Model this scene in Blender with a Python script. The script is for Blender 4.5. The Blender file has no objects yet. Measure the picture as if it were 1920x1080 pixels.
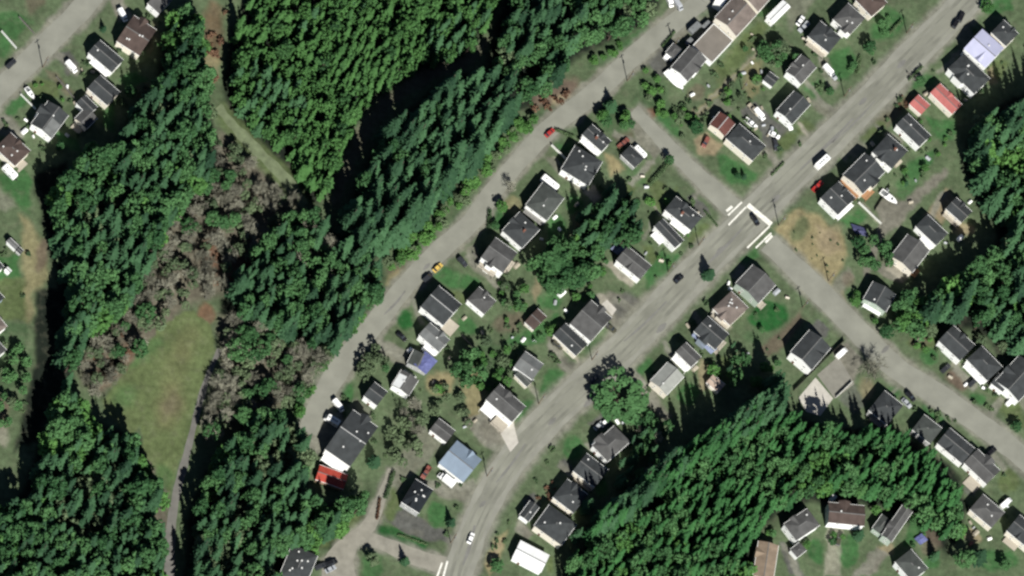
import bpy, math, random
import numpy as np
from math import radians as R, sin, cos, tan, pi, hypot, atan2, sqrt
from mathutils import Vector, Matrix

random.seed(7)
rng = np.random.default_rng(7)
S = bpy.context.scene
C = S.collection

# ------------------------------------------------------------------ camera, sky, sun, exposure
MPP = 0.2                     # metres on the ground for one pixel of the 1920 x 1080 photograph
DIST = 4000.0
OFF = R(26.0)                 # the satellite looks a little sideways, from the south-south-west
AZ = R(60.0)
fwd = Vector((sin(OFF) * cos(AZ), sin(OFF) * sin(AZ), -cos(OFF)))
camloc = -fwd * DIST
right = fwd.cross(Vector((0, 1, 0))).normalized()
up = right.cross(fwd).normalized()
cam_data = bpy.data.cameras.new("camera")
cam = bpy.data.objects.new("camera", cam_data)
C.objects.link(cam)
cam.matrix_world = Matrix(((right.x, up.x, -fwd.x, camloc.x), (right.y, up.y, -fwd.y, camloc.y),
                           (right.z, up.z, -fwd.z, camloc.z), (0, 0, 0, 1)))
cam_data.sensor_width = 36.0
cam_data.lens = 36.0 * DIST / (1920 * MPP)
cam_data.clip_start = 100.0
cam_data.clip_end = 20000.0
S.camera = cam

SUN_EL, SUN_AZ = R(42.0), R(168.0)      # azimuth clockwise from north
world = bpy.data.worlds.new("World")
S.world = world
world.use_nodes = True
nt = world.node_tree
bg = nt.nodes["Background"]
sky = nt.nodes.new("ShaderNodeTexSky")
sky.sky_type = 'NISHITA'
sky.sun_disc = False
sky.air_density = 0.45           # a clear day: deep blue sky, little skylight in the shade
sky.dust_density = 0.2
sky.sun_elevation = SUN_EL
sky.sun_rotation = SUN_AZ
nt.links.new(sky.outputs[0], bg.inputs[0])
bg.inputs[1].default_value = 0.05
sl = bpy.data.lights.new("sun", 'SUN')
sl.energy = 5.0
sl.angle = R(0.5)
sl.color = (1.0, 0.975, 0.92)
sun = bpy.data.objects.new("sun", sl)
C.objects.link(sun)
sdir = Vector((sin(SUN_AZ) * cos(SUN_EL), cos(SUN_AZ) * cos(SUN_EL), sin(SUN_EL)))
sun.rotation_euler = (-sdir).to_track_quat('-Z', 'Y').to_euler()
sun.location = sdir * 500
S.view_settings.view_transform = 'Standard'
S.view_settings.look = 'None'
S.view_settings.gamma = 1.0
S.view_settings.exposure = 0.75
S.cycles.filter_width = 2.5
S.cycles.max_bounces = 4
S.cycles.diffuse_bounces = 2


def W(px, py, z=0.0):
    """the point of height z on the line of sight of photograph pixel (px, py)"""
    d = fwd * DIST + right * ((px - 960) * MPP) + up * ((540 - py) * MPP)
    t = (z - camloc.z) / d.z
    return camloc + d * t


def P(v):
    """the photograph pixel of a world point"""
    d = Vector(v) - camloc
    k = DIST / d.dot(fwd)
    return 960 + d.dot(right) * k / MPP, 540 - d.dot(up) * k / MPP


# ------------------------------------------------------------------ helpers
def tag(o, label, cat, group=None):
    o['label'] = label
    o['category'] = cat
    if group:
        o['group'] = group
    return o


def empty(name, loc, rz=0.0):
    o = bpy.data.objects.new(name, None)
    o.empty_display_size = 0.5
    C.objects.link(o)
    o.location = loc
    o.rotation_euler = (0, 0, rz)
    return o


class MB:
    def __init__(s):
        s.v, s.f, s.m = [], [], []

    def face(s, pts, m=0):
        i = len(s.v)
        s.v += [tuple(p) for p in pts]
        s.f.append(tuple(range(i, i + len(pts))))
        s.m.append(m)

    def hexa(s, b, t, m=0):
        """closed prism between bottom ring b and top ring t (counter-clockwise from above)"""
        i, n = len(s.v), len(b)
        s.v += [tuple(p) for p in b] + [tuple(p) for p in t]
        s.f.append(tuple(i + k for k in reversed(range(n))))
        s.f.append(tuple(i + n + k for k in range(n)))
        for k in range(n):
            q = (k + 1) % n
            s.f.append((i + k, i + q, i + n + q, i + n + k))
        s.m += [m] * (n + 2)

    def box(s, x0, x1, y0, y1, z0, z1, m=0):
        r = [(x0, y0), (x1, y0), (x1, y1), (x0, y1)]
        s.hexa([(x, y, z0) for x, y in r], [(x, y, z1) for x, y in r], m)

    def tube(s, a, b, r0, r1, n=6, m=0):
        a, b = Vector(a), Vector(b)
        d = (b - a).normalized()
        p = d.orthogonal().normalized()
        q = d.cross(p)
        ring = [(cos(2 * pi * k / n), sin(2 * pi * k / n)) for k in range(n)]
        s.hexa([a + p * (c * r0) + q * (e * r0) for c, e in ring], [b + p * (c * r1) + q * (e * r1) for c, e in ring], m)

    def mesh(s, name, mats):
        me = bpy.data.meshes.new(name)
        me.from_pydata(s.v, [], s.f)
        for x in mats:
            me.materials.append(x)
        if len(mats) > 1:
            me.polygons.foreach_set('material_index', s.m)
        me.update()
        return me


def add(name, me, parent=None, loc=(0, 0, 0), rz=0.0, kind=None):
    o = bpy.data.objects.new(name, me)
    C.objects.link(o)
    o.parent = parent
    o.location = loc
    o.rotation_euler = (0, 0, rz)
    if kind:
        o['kind'] = kind
    return o


_M = {}
TONE = .73                    # real surfaces are darker than they look in a sunlit picture


def real(c):
    return tuple(c) if min(c) > .5 else tuple(v * TONE for v in c)


def mat(name, col, rough=0.85, var=0.2, scale=0.6, spec=0.3, stretch=None, metal=0.0, fine=0.0, objrand=0.0):
    """plain procedural surface: colour broken by two noises"""
    if name in _M:
        return _M[name]
    m = bpy.data.materials.new(name)
    m.use_nodes = True
    n, l = m.node_tree.nodes, m.node_tree.links
    b = n['Principled BSDF']
    b.inputs['Roughness'].default_value = rough
    b.inputs['Specular IOR Level'].default_value = spec
    b.inputs['Metallic'].default_value = metal
    tc = n.new('ShaderNodeTexCoord')
    mp = n.new('ShaderNodeMapping')
    l.new(tc.outputs['Object'], mp.inputs[0])
    if stretch:
        mp.inputs['Scale'].default_value = stretch
    no = n.new('ShaderNodeTexNoise')
    no.inputs['Scale'].default_value = scale
    no.inputs['Detail'].default_value = 5
    l.new(mp.outputs[0], no.inputs['Vector'])
    mr = n.new('ShaderNodeMapRange')
    mr.inputs['From Min'].default_value = 0.3
    mr.inputs['From Max'].default_value = 0.7
    mr.inputs['To Min'].default_value = 1 - var
    mr.inputs['To Max'].default_value = 1 + var
    l.new(no.outputs['Fac'], mr.inputs['Value'])
    fac = mr.outputs[0]
    if objrand:
        oi = n.new('ShaderNodeObjectInfo')
        m3 = n.new('ShaderNodeMapRange')
        m3.inputs['To Min'].default_value = 1 - objrand
        m3.inputs['To Max'].default_value = 1 + objrand
        l.new(oi.outputs['Random'], m3.inputs['Value'])
        mu0 = n.new('ShaderNodeMath')
        mu0.operation = 'MULTIPLY'
        l.new(fac, mu0.inputs[0])
        l.new(m3.outputs[0], mu0.inputs[1])
        fac = mu0.outputs[0]
    mx = n.new('ShaderNodeMix')
    mx.data_type = 'RGBA'
    mx.blend_type = 'MULTIPLY'
    mx.inputs['Factor'].default_value = 1.0
    mx.inputs['A'].default_value = (*real(col), 1)
    l.new(fac, mx.inputs['B'])
    l.new(mx.outputs['Result'], b.inputs['Base Color'])
    _M[name] = m
    return m


def leafmat(name, dark, light, rough=0.75):
    if name in _M:
        return _M[name]
    m = bpy.data.materials.new(name)
    m.use_nodes = True
    n, l = m.node_tree.nodes, m.node_tree.links
    b = n['Principled BSDF']
    b.inputs['Roughness'].default_value = rough
    b.inputs['Specular IOR Level'].default_value = 0.15
    ge = n.new('ShaderNodeNewGeometry')
    no = n.new('ShaderNodeTexNoise')
    no.inputs['Scale'].default_value = 0.45
    no.inputs['Detail'].default_value = 4
    l.new(ge.outputs['Position'], no.inputs['Vector'])
    oi = n.new('ShaderNodeObjectInfo')
    at = n.new('ShaderNodeAttribute')
    at.attribute_name = 'tint'
    a1 = n.new('ShaderNodeMath')
    a1.operation = 'MULTIPLY_ADD'           # noise * 1.3 + random * .55 ...
    a1.inputs[1].default_value = .9
    lo = n.new('ShaderNodeTexNoise')        # stands differ from one another
    lo.inputs['Scale'].default_value = 0.035
    lo.inputs['Detail'].default_value = 3
    l.new(ge.outputs['Position'], lo.inputs['Vector'])
    a0 = n.new('ShaderNodeMath')
    a0.operation = 'MULTIPLY_ADD'
    a0.inputs[1].default_value = 1.5
    a0.inputs[2].default_value = -1.07
    l.new(lo.outputs['Fac'], a0.inputs[0])
    l.new(a0.outputs[0], a1.inputs[2])
    l.new(no.outputs['Fac'], a1.inputs[0])
    a2 = n.new('ShaderNodeMath')
    a2.operation = 'MULTIPLY_ADD'
    a2.inputs[1].default_value = 0.6
    l.new(oi.outputs['Random'], a2.inputs[0])
    l.new(a1.outputs[0], a2.inputs[2])
    a3 = n.new('ShaderNodeMath')
    a3.operation = 'MULTIPLY_ADD'
    a3.inputs[1].default_value = 0.6
    a3.use_clamp = True
    l.new(at.outputs['Fac'], a3.inputs[0])
    l.new(a2.outputs[0], a3.inputs[2])
    mx = n.new('ShaderNodeMix')
    mx.data_type = 'RGBA'
    mx.inputs['A'].default_value = (*real(dark), 1)
    mx.inputs['B'].default_value = (*real(light), 1)
    l.new(a3.outputs[0], mx.inputs['Factor'])
    l.new(mx.outputs['Result'], b.inputs['Base Color'])
    _M[name] = m
    return m


# ------------------------------------------------------------------ ground cover
COV = dict(verge=(.205, .204, .165), yard=(.090, .126, .066), lawn=(.047, .122, .042), emerald=(.020, .092, .024), green=(.064, .106, .050), olive=(.090, .122, .050), dry=(.255, .220, .120),
           gravel=(.172, .166, .134), grey=(.100, .102, .092), pale=(.31, .29, .235), dirt=(.135, .105, .078), floor_shade=(.012, .017, .012),  # woodland floor, its tone lowered so the tree shade goes black
           rust=(.16, .085, .055), field=(.110, .143, .060), fieldry=(.145, .128, .067), brush=(.125, .115, .085), tan=(.26, .213, .135), dark=(.055, .055, .052))


def E(cx, cy, rx, ry=None, a=0, n=14):
    ry = ry or rx
    a = R(a)
    return [(cx + rx * cos(t) * cos(a) + ry * sin(t) * sin(a), cy - rx * cos(t) * sin(a) + ry * sin(t) * cos(a)) for t in np.linspace(0, 2 * pi, n, endpoint=False)]


# outlines of the woods as they stand in the photograph (pixels of the crowns)
WOOD_LEFT = [(320, 40), (350, 15), (385, 60), (388, 180), (405, 260), (392, 330), (352, 385), (310, 430), (280, 500), (238, 560), (188, 620), (145, 665),
             (128, 740), (172, 790), (262, 822), (300, 885), (300, 1010), (302, 1120), (-60, 1120), (-60, 985), (50, 930), (95, 800), (122, 700), (124, 560), (125, 490), (102, 430),
             (112, 350), (140, 310), (215, 270), (258, 195), (310, 150)]
WOOD_TOP = [(436, 150), (446, 60), (485, -40), (950, -40), (915, 45), (870, 100), (820, 115), (765, 135), (705, 175), (660, 240), (632, 310), (612, 365),
            (585, 350), (550, 300), (505, 255), (450, 210)]
WOOD_TALL = [(655, 410), (690, 310), (745, 225), (810, 170), (880, 135), (945, 150), (968, 190), (945, 235), (895, 300), (835, 368), (765, 428), (705, 475), (690, 500), (640, 480)]
WOOD_MID = [(480, 460), (520, 410), (600, 400), (640, 470), (715, 500), (725, 525), (680, 590), (640, 645), (590, 650), (520, 610), (470, 600), (430, 565), (440, 520)]
WOOD_LOW = [(462, 785), (500, 775), (560, 795), (582, 850), (568, 915), (605, 950), (655, 945), (690, 920), (690, 950), (650, 1000), (550, 1020), (510, 1120), (364, 1120), (370, 960), (398, 875)]
WOOD_NORTH = [(965, -40), (1250, -40), (1228, 25), (1150, 62), (1085, 95), (1050, 140), (1015, 185), (985, 185), (930, 120), (940, 60)]
WOOD_FACE = [(1120, 965), (1200, 905), (1260, 855), (1340, 805), (1415, 750), (1455, 705), (1482, 770), (1400, 815), (1300, 872), (1200, 950), (1110, 1015)]
WOOD_SOUTH = [(1110, 1018), (1200, 953), (1300, 875), (1400, 818), (1484, 775), (1540, 800), (1620, 806), (1665, 800), (1720, 830), (1790, 880), (1815, 950), (1790, 1020), (1740, 980),
              (1690, 935), (1640, 925), (1540, 920), (1460, 950), (1415, 1010), (1400, 1120), (1060, 1120), (1075, 1040)]
WOOD_EAST = [(1980, 120), (1915, 175), (1870, 200), (1832, 240), (1822, 295), (1855, 345), (1885, 405), (1880, 470), (1830, 500), (1775, 540), (1735, 580), (1745, 605), (1790, 590),
             (1850, 600), (1890, 640), (1980, 660)]
BRUSH_UP = [(412, 240), (470, 290), (540, 370), (585, 390), (525, 425), (480, 470), (440, 545), (350, 575), (290, 640), (240, 690), (190, 740), (150, 720), (150, 670), (190, 620), (240, 560), (282, 500), (312, 430), (355, 385), (395, 330)]
BRUSH_LOW = [(408, 590), (470, 605), (520, 615), (590, 655), (640, 650), (610, 710), (585, 765), (520, 765), (450, 785), (392, 830), (388, 760), (414, 680)]
FIELD = [(362, 580), (398, 612), (404, 655), (385, 700), (362, 770), (346, 840), (330, 880), (318, 930), (302, 905), (270, 850), (262, 800), (236, 818), (206, 780), (192, 752), (225, 710), (268, 655), (315, 600)]

ROAD_UP = [(1600, -270, 35), (1350, -40, 35), (1310, 5, 35), (1240, 62, 35), (1180, 112, 37), (1120, 170, 37), (1040, 232, 37), (985, 288, 35), (930, 352, 35), (885, 415, 37), (830, 465, 37), (765, 530, 37), (710, 598, 38),
           (655, 665, 40), (615, 725, 40), (588, 780, 38), (578, 812, 34)]
ROAD_MAIN = [(2160, -380, 56), (1860, -50, 56), (1800, 15, 56), (1720, 95, 58), (1640, 178, 58), (1560, 258, 58), (1480, 335, 60), (1400, 415, 62), (1310, 505, 64), (1230, 590, 66), (1150, 672, 64), (1070, 745, 62), (1000, 815, 60), (945, 885, 58), (905, 955, 56), (875, 1030, 56),
             (850, 1130, 56), (825, 1500, 56)]
SIDE_N = [(1188, 206, 22), (1225, 245, 26), (1270, 292, 28), (1320, 340, 32), (1375, 392, 40)]
SIDE_S = [(1440, 455, 37), (1480, 492, 39), (1540, 550, 42), (1610, 622, 42), (1680, 690, 42), (1760, 742, 42), (1830, 790, 40), (1890, 835, 39), (1950, 890, 39), (2160, 1110, 39)]
ROAD_WEST = [(450, -300, 42), (205, -45, 42), (150, 20, 42), (95, 75, 42), (40, 130, 42), (-40, 210, 42), (-300, 470, 42)]
LANE = [(735, 880, 14), (716, 930, 18), (692, 985, 26), (655, 1020, 34), (635, 1060, 60), (640, 1120, 70)]
LANE_B = [(672, 1005, 26), (720, 1020, 26), (780, 1045, 30), (838, 1062, 34)]
TRACK = [(412, 655, 9), (388, 710, 11), (368, 780, 12), (348, 860, 14), (330, 930, 16), (320, 1000, 18), (318, 1120, 20), (316, 1400, 20)]
GRASSTRACK = [(408, 200, 16), (440, 238, 18), (480, 280, 20), (530, 330, 22), (572, 385, 16)]


def ribbon_px(line):
    l, r = [], []
    for i, (x, y, w) in enumerate(line):
        x0, y0, _ = line[max(i - 1, 0)]
        x1, y1, _ = line[min(i + 1, len(line) - 1)]
        d = hypot(x1 - x0, y1 - y0)
        nx, ny = (y1 - y0) / d, -(x1 - x0) / d
        l.append((x + nx * w / 2, y + ny * w / 2))
        r.append((x - nx * w / 2, y - ny * w / 2))
    return l + r[::-1]


def grow(line, k):
    return [(x, y, w + k) for x, y, w in line]


# (cover, outline, softness in pixels, strength)
PATCH = []


def pt(c, poly, soft=8, k=1.0):
    PATCH.append((c, poly, soft, k))


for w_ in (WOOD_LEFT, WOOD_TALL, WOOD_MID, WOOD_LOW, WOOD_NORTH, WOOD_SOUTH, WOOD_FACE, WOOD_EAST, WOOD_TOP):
    pt('floor_shade', [(x - 18, y + 22) for x, y in w_], 22)
    pt('floor_shade', w_, 16)
pt('brush', [(930, 60), (890, 118), (810, 150), (740, 195), (690, 260), (655, 340), (632, 385), (618, 380), (640, 300), (670, 235), (720, 178), (800, 130), (870, 105)], 14, .8)
pt('floor_shade', [(62, 330), (125, 300), (135, 420), (110, 470), (82, 420)], 14)  # tree shade painted into the ground colour at the west wood edge
pt('floor_shade', [(66, 540), (130, 540), (125, 700), (75, 820), (25, 850), (42, 780), (64, 680)], 14)  # lower gap of that edge, also blackened where the trees' shade falls
for w_ in (BRUSH_UP, BRUSH_LOW):
    pt('brush', w_, 24)
pt('rust', E(400, 480, 34, 20, -60), 26, .7)
pt('rust', E(445, 500, 26), 26, .5)
pt('rust', E(215, 685, 60, 20, 45), 22, .6)
pt('floor_shade', E(205, 690, 44, 12, 45), 12, .8)
pt('rust', E(400, 60, 18, 60), 22, .6)
pt('dry', E(395, 120, 14, 40), 16, .7)
pt('rust', E(282, 1000, 12, 70, 3), 14, .8)
pt('rust', E(385, 590, 16, 22), 12, .8)
pt('field', FIELD, 4)
pt('brush', [(268, 850), (305, 905), (318, 940), (312, 1120), (286, 1120), (284, 1000), (262, 900)], 10)
pt('fieldry', E(330, 690, 26, 46, -20), 34, .25)
pt('fieldry', E(318, 760, 26, 45, -15), 30, .5)
pt('dirt', E(320, 760, 16, 22, -15), 26, .5)
pt('fieldry', E(350, 640, 20, 36, -25), 30, .3)
pt('lawn', E(232, 745, 26, 20, 45), 26, .5)
pt('lawn', E(275, 660, 40, 12, 45), 16, .5)
pt('lawn', E(306, 895, 18, 24), 16, .5)
pt('olive', E(362, 800, 12, 40, -20), 10)
pt('olive', ribbon_px(grow(GRASSTRACK, 14)), 18, .9)
# left margin: lots behind the west street, dry bank
pt('yard', [(-60, 330), (20, 340), (60, 400), (75, 470), (85, 520), (60, 560), (62, 640), (60, 700), (30, 760), (18, 850), (-60, 900)], 12)
pt('lawn', [(-10, 330), (45, 318), (60, 340), (55, 400), (20, 370)], 10)
pt('lawn', [(-10, 480), (36, 478), (36, 520), (-10, 524)], 6)
pt('olive', [(-10, 524), (46, 520), (52, 600), (-10, 600)], 8)
pt('green', [(-10, 610), (50, 606), (52, 650), (-10, 660)], 8)
pt('dry', [(40, 400), (60, 420), (85, 470), (92, 520), (62, 550), (60, 600), (50, 600), (42, 480)], 14, .7)
pt('dirt', E(78, 480, 12, 30, -10), 12, .8)
pt('green', [(-20, 660), (60, 660), (50, 720), (-20, 740)], 12)
pt('dirt', E(6, 770, 12, 40), 12, .8)
pt('pale', E(6, 818, 10, 18), 12, .6)
pt('gravel', [(-20, 340), (0, 350), (30, 385), (10, 400), (-20, 380)], 10, .6)
# west street
pt('gravel', ribbon_px(grow(ROAD_WEST, 14)), 8, .8)
pt('lawn', [(-20, 30), (30, 20), (62, 38), (30, 75), (-20, 60)], 10, .9)
pt('dirt', [(40, -10), (90, -10), (60, 30)], 10, .6)
pt('lawn', E(5, 85, 16, 20), 10)
pt('olive', [(60, 135), (105, 160), (112, 180), (75, 195), (50, 170)], 8)
pt('lawn', E(30, 198, 26, 14, 40), 10)
pt('grey', [(105, 105), (130, 95), (150, 120), (125, 140)], 8)
pt('dirt', [(88, 130), (105, 135), (140, 175), (128, 182), (95, 150)], 8, .6)
pt('gravel', [(205, 0), (225, -20), (246, 25), (225, 45)], 6)
pt('gravel', [(-20, 215), (20, 215), (45, 245), (30, 265), (-20, 240)], 10, .8)
pt('lawn', [(222, 150), (255, 130), (275, 150), (240, 170)], 8)
pt('lawn', [(190, 210), (215, 190), (215, 250), (200, 240)], 8)
pt('lawn', [(100, 250), (145, 255), (150, 290), (115, 275)], 8)
pt('rust', E(272, 175, 14, 18), 10, .5)
pt('dirt', E(285, 70, 10, 30, -10), 10, .5)
# upper road and its banks
pt('gravel', ribbon_px(grow(ROAD_UP, 16)), 8, .9)
pt('green', [(1160, 60), (1220, 50), (1200, 80), (1130, 130), (1090, 130)], 14)
pt('lawn', E(1180, 85, 50, 12, 40), 12)
pt('dirt', E(1040, 175, 50, 22, 25), 20)
pt('tan', E(1052, 186, 16, 8, 20), 8)
pt('green', [(985, 240), (1000, 215), (1040, 195), (1020, 225), (960, 300), (900, 380), (840, 440), (790, 480), (740, 520), (700, 560), (650, 640), (600, 710), (560, 790), (520, 790), (600, 640), (740, 480), (880, 370)], 14, .9)
pt('dirt', E(745, 500, 26, 14, 45), 18, .7)
pt('dry', E(735, 520, 20, 6, 50), 8, .7)
pt('gravel', [(578, 790), (640, 770), (650, 800), (610, 850), (570, 850)], 10, .9)
pt('gravel', [(660, 620), (720, 640), (770, 660), (765, 690), (735, 680), (690, 640)], 10, .9)
# row of lots between the two roads
pt('lawn', E(1055, 265, 18, 22, 30), 10)
pt('green', E(1060, 250, 30, 16, 40), 12)
pt('green', E(1155, 225, 40, 22, 20), 12)
pt('dirt', [(1150, 255), (1185, 245), (1195, 280), (1165, 275)], 10, .6)
pt('gravel', [(1165, 205), (1195, 200), (1240, 280), (1225, 300), (1195, 265)], 8, .9)
pt('dry', [(1133, 290), (1150, 290), (1172, 320), (1145, 330)], 10)
pt('olive', [(1175, 345), (1220, 300), (1228, 312), (1185, 365), (1165, 380)], 8)
pt('gravel', [(1180, 340), (1222, 298), (1228, 306), (1190, 352)], 7, .7)
pt('pale', [(1095, 360), (1112, 348), (1130, 366), (1112, 382)], 4)
pt('gravel', [(1020, 292), (1045, 300), (1090, 350), (1082, 358), (1030, 310)], 5, .8)
pt('lawn', E(1078, 385, 14, 22, 20), 8)
pt('lawn', E(935, 405, 12, 20, 20), 8)
pt('dry', E(962, 385, 18, 16), 12, .6)
pt('gravel', [(868, 470), (890, 455), (905, 490), (945, 530), (930, 540), (880, 495)], 6, .8)
pt('lawn', E(840, 520, 34, 16, -30), 10)
pt('lawn', E(880, 530, 18, 14), 8)
pt('lawn', E(1045, 430, 20, 26), 10)
pt('dirt', E(1085, 425, 10, 30, 0), 10, .6)
pt('olive', E(855, 560, 20, 14), 10)
pt('lawn', E(875, 610, 18, 20, 40), 8)
pt('emerald', E(760, 598, 17), 10)
pt('dirt', E(955, 605, 30, 18, 10), 14, .7)
pt('tan', E(1005, 545, 8, 20), 10, .7)
pt('lawn', E(1030, 565, 22, 18), 10)
pt('lawn', [(980, 620), (1025, 600), (1050, 580), (1045, 610), (1020, 640), (960, 660), (930, 650)], 10)
pt('green', [(900, 640), (960, 650), (970, 690), (920, 720), (870, 720), (860, 680)], 14)
pt('dry', E(825, 720, 26, 22), 14)
pt('gravel', [(640, 755), (672, 745), (700, 775), (690, 790)], 8, .6)
pt('lawn', E(652, 738, 12, 18), 8)
pt('dry', [(860, 700), (900, 690), (915, 740), (905, 800), (880, 790)], 12, .8)
pt('gravel', [(870, 790), (920, 760), (960, 800), (985, 810), (955, 845), (900, 830)], 8)
pt('pale', [(932, 806), (962, 788), (975, 830), (956, 850)], 4, .9)
pt('lawn', E(990, 775, 22, 26, -10), 10)
pt('lawn', E(1040, 715, 22, 24), 10)
pt('lawn', E(1022, 735, 10, 14), 8)
pt('gravel', [(1028, 630), (1040, 640), (1078, 690), (1060, 700), (1030, 665)], 8, .9)
pt('dark', [(1044, 672), (1066, 668), (1086, 696), (1066, 708)], 6, .4)
pt('green', E(1115, 650, 22, 14, 30), 10)
pt('gravel', [(1120, 560), (1145, 545), (1200, 560), (1190, 600), (1150, 620), (1130, 590)], 10)
pt('pale', [(1115, 556), (1130, 552), (1155, 575), (1145, 592), (1125, 575)], 7, .8)
pt('grey', E(1175, 575, 30, 26), 14, .7)
pt('pale', [(1135, 495), (1150, 490), (1190, 530), (1175, 535)], 5, .8)
pt('lawn', [(1208, 510), (1245, 470), (1262, 490), (1245, 525), (1215, 545)], 10)
pt('olive', [(1205, 465), (1220, 460), (1235, 485), (1220, 495)], 8)
pt('lawn', E(1265, 485, 14), 8)
pt('olive', [(1290, 445), (1322, 415), (1345, 420), (1335, 445), (1300, 480), (1290, 465)], 8)
pt('olive', E(1240, 360, 40, 16, -40), 10)
pt('olive', [(1215, 370), (1275, 350), (1250, 385), (1230, 395)], 8)
pt('lawn', E(1195, 330, 16, 22, 40), 10, .5)
pt('grey', [(1285, 372), (1300, 362), (1330, 400), (1318, 408)], 6)
# north-east block
pt('grey', [(1195, 95), (1230, 60), (1265, 110), (1240, 145)], 8)
pt('gravel', [(1240, 60), (1310, 10), (1350, -20), (1350, 10), (1300, 60), (1260, 85)], 8, .8)
pt('lawn', E(1312, 22, 22, 12, 20), 10)
pt('gravel', [(1290, 75), (1335, 40), (1340, 60), (1310, 90)], 5)
pt('green', [(1200, 150), (1240, 140), (1255, 190), (1300, 220), (1260, 240), (1215, 205), (1185, 190)], 12)
pt('rust', E(1222, 212, 12, 8, -30), 8, .9)
pt('lawn', E(1255, 235, 30, 12, -45), 10)
pt('olive', [(1340, 125), (1390, 75), (1420, 40), (1440, 50), (1390, 120), (1345, 165)], 10)
pt('lawn', [(1420, 30), (1450, -20), (1480, -10), (1440, 30)], 8, .7)
pt('dirt', E(1305, 175, 22, 14, 20), 10, .6)
pt('green', [(1345, 180), (1420, 110), (1440, 150), (1400, 190)], 14, .8)
pt('dry', [(1300, 210), (1420, 95), (1426, 102), (1308, 218)], 4, .8)
pt('dry', [(1395, 130), (1430, 110), (1425, 170), (1400, 190)], 12, .6)
pt('gravel', [(1300, 225), (1345, 185), (1380, 205), (1330, 225)], 8, .6)
pt('tan', [(1300, 262), (1325, 248), (1355, 272), (1340, 292), (1310, 290)], 8)
pt('lawn', [(1345, 295), (1365, 290), (1420, 325), (1405, 345), (1370, 345), (1350, 320)], 10)
pt('grey', [(1385, 205), (1415, 190), (1440, 215), (1480, 245), (1470, 275), (1445, 285), (1425, 250), (1395, 225)], 5)
pt('olive', [(1450, 265), (1475, 245), (1500, 255), (1480, 280), (1465, 290)], 8)
pt('olive', E(1512, 245, 16, 22, 40), 10)
pt('pale', [(1494, 228), (1504, 232), (1520, 252), (1512, 258)], 5, .5)
pt('gravel', [(1425, 285), (1440, 275), (1465, 300), (1450, 310)], 8)
pt('gravel', [(1470, -10), (1530, -10), (1500, 40), (1480, 60)], 12, .6)
pt('lawn', [(1550, 105), (1590, 85), (1610, 110), (1590, 150), (1545, 155)], 10)
pt('lawn', E(1665, 50, 36, 22, 30), 12)
pt('lawn', [(1510, 165), (1530, 150), (1545, 175), (1530, 190)], 8)
pt('gravel', [(1510, 190), (1530, 185), (1590, 225), (1570, 235)], 8, .8)
pt('gravel', [(1535, 105), (1550, 110), (1575, 160), (1560, 170), (1540, 140)], 6, .7)
pt('lawn', E(1650, 25, 30, 14), 10, .6)
# east side of the main road
pt('lawn', [(1830, 0), (1900, -10), (1900, 20), (1850, 28)], 8)
pt('gravel', [(1790, 60), (1815, 50), (1835, 75), (1800, 95)], 8, .7)
pt('olive', E(1870, 130, 22, 14, 50), 10)
pt('tan', [(1850, 130), (1865, 125), (1870, 155), (1855, 160)], 8, .7)
pt('lawn', [(1700, 150), (1730, 135), (1760, 145), (1735, 165), (1712, 168)], 8)
pt('rust', E(1700, 190, 14, 10, 45), 10, .5)
pt('dirt', E(1665, 215, 30, 18, 40), 14, .6)
pt('olive', E(1640, 245, 26, 10, 40), 10)
pt('lawn', [(1735, 220), (1790, 225), (1800, 250), (1770, 270), (1750, 255)], 10)
pt('lawn', [(1690, 320), (1735, 285), (1760, 280), (1740, 320), (1700, 345)], 10)
pt('gravel', [(1590, 265), (1615, 258), (1630, 275), (1600, 300)], 8, .7)
pt('gravel', ribbon_px([(1775, 320, 14), (1740, 350, 16), (1700, 385, 26), (1665, 420, 34), (1650, 440, 20), (1625, 520, 12)]), 8)
pt('gravel', [(1640, 385), (1665, 370), (1700, 385), (1690, 410), (1655, 425)], 8)
pt('grey', [(1500, 270), (1560, 262), (1570, 310), (1540, 335), (1510, 330)], 10, .7)
pt('lawn', E(1700, 350, 26, 16, 40), 10, .7)
pt('lawn', [(1575, 415), (1610, 390), (1630, 410), (1590, 430)], 8)
pt('pale', [(1607, 380), (1645, 418), (1650, 412), (1612, 376)], 4, .6)
pt('dry', [(1455, 430), (1475, 405), (1500, 390), (1530, 400), (1580, 440), (1590, 480), (1560, 535), (1530, 525), (1490, 480)], 12)
pt('tan', [(1530, 420), (1560, 430), (1580, 470), (1550, 480), (1530, 450)], 14, .8)
pt('green', E(1500, 430, 14, 28, -30), 14, .7)
pt('tan', E(1560, 440, 14, 22, -40), 12, .5)
pt('gravel', [(1555, 540), (1575, 515), (1590, 500), (1600, 515), (1580, 550)], 8, .8)
pt('dirt', E(1590, 525, 12, 16), 10, .6)
pt('gravel', [(1640, 505), (1665, 480), (1705, 515), (1690, 530), (1660, 520)], 6)
pt('pale', [(1655, 500), (1668, 490), (1690, 510), (1692, 528), (1676, 516)], 4, .8)
pt('tan', [(1735, 400), (1775, 355), (1790, 375), (1765, 420), (1750, 405)], 8)
pt('tan', E(1808, 430, 18, 12), 12, .8)
pt('lawn', E(1600, 560, 16, 22, -20), 10, .6)
pt('dry', [(1555, 550), (1580, 545), (1600, 590), (1590, 600)], 8, .7)
pt('olive', [(1700, 640), (1740, 620), (1760, 640), (1740, 665)], 12)
pt('dirt', E(1725, 640, 14, 10), 10, .7)
pt('lawn', E(1742, 668, 20, 16), 8)
pt('dirt', E(1795, 712, 26, 14, -40), 12)
pt('pale', [(1785, 678), (1808, 684), (1800, 692), (1780, 688)], 6, .6)
pt('lawn', E(1835, 748, 14, 12), 8)
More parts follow.
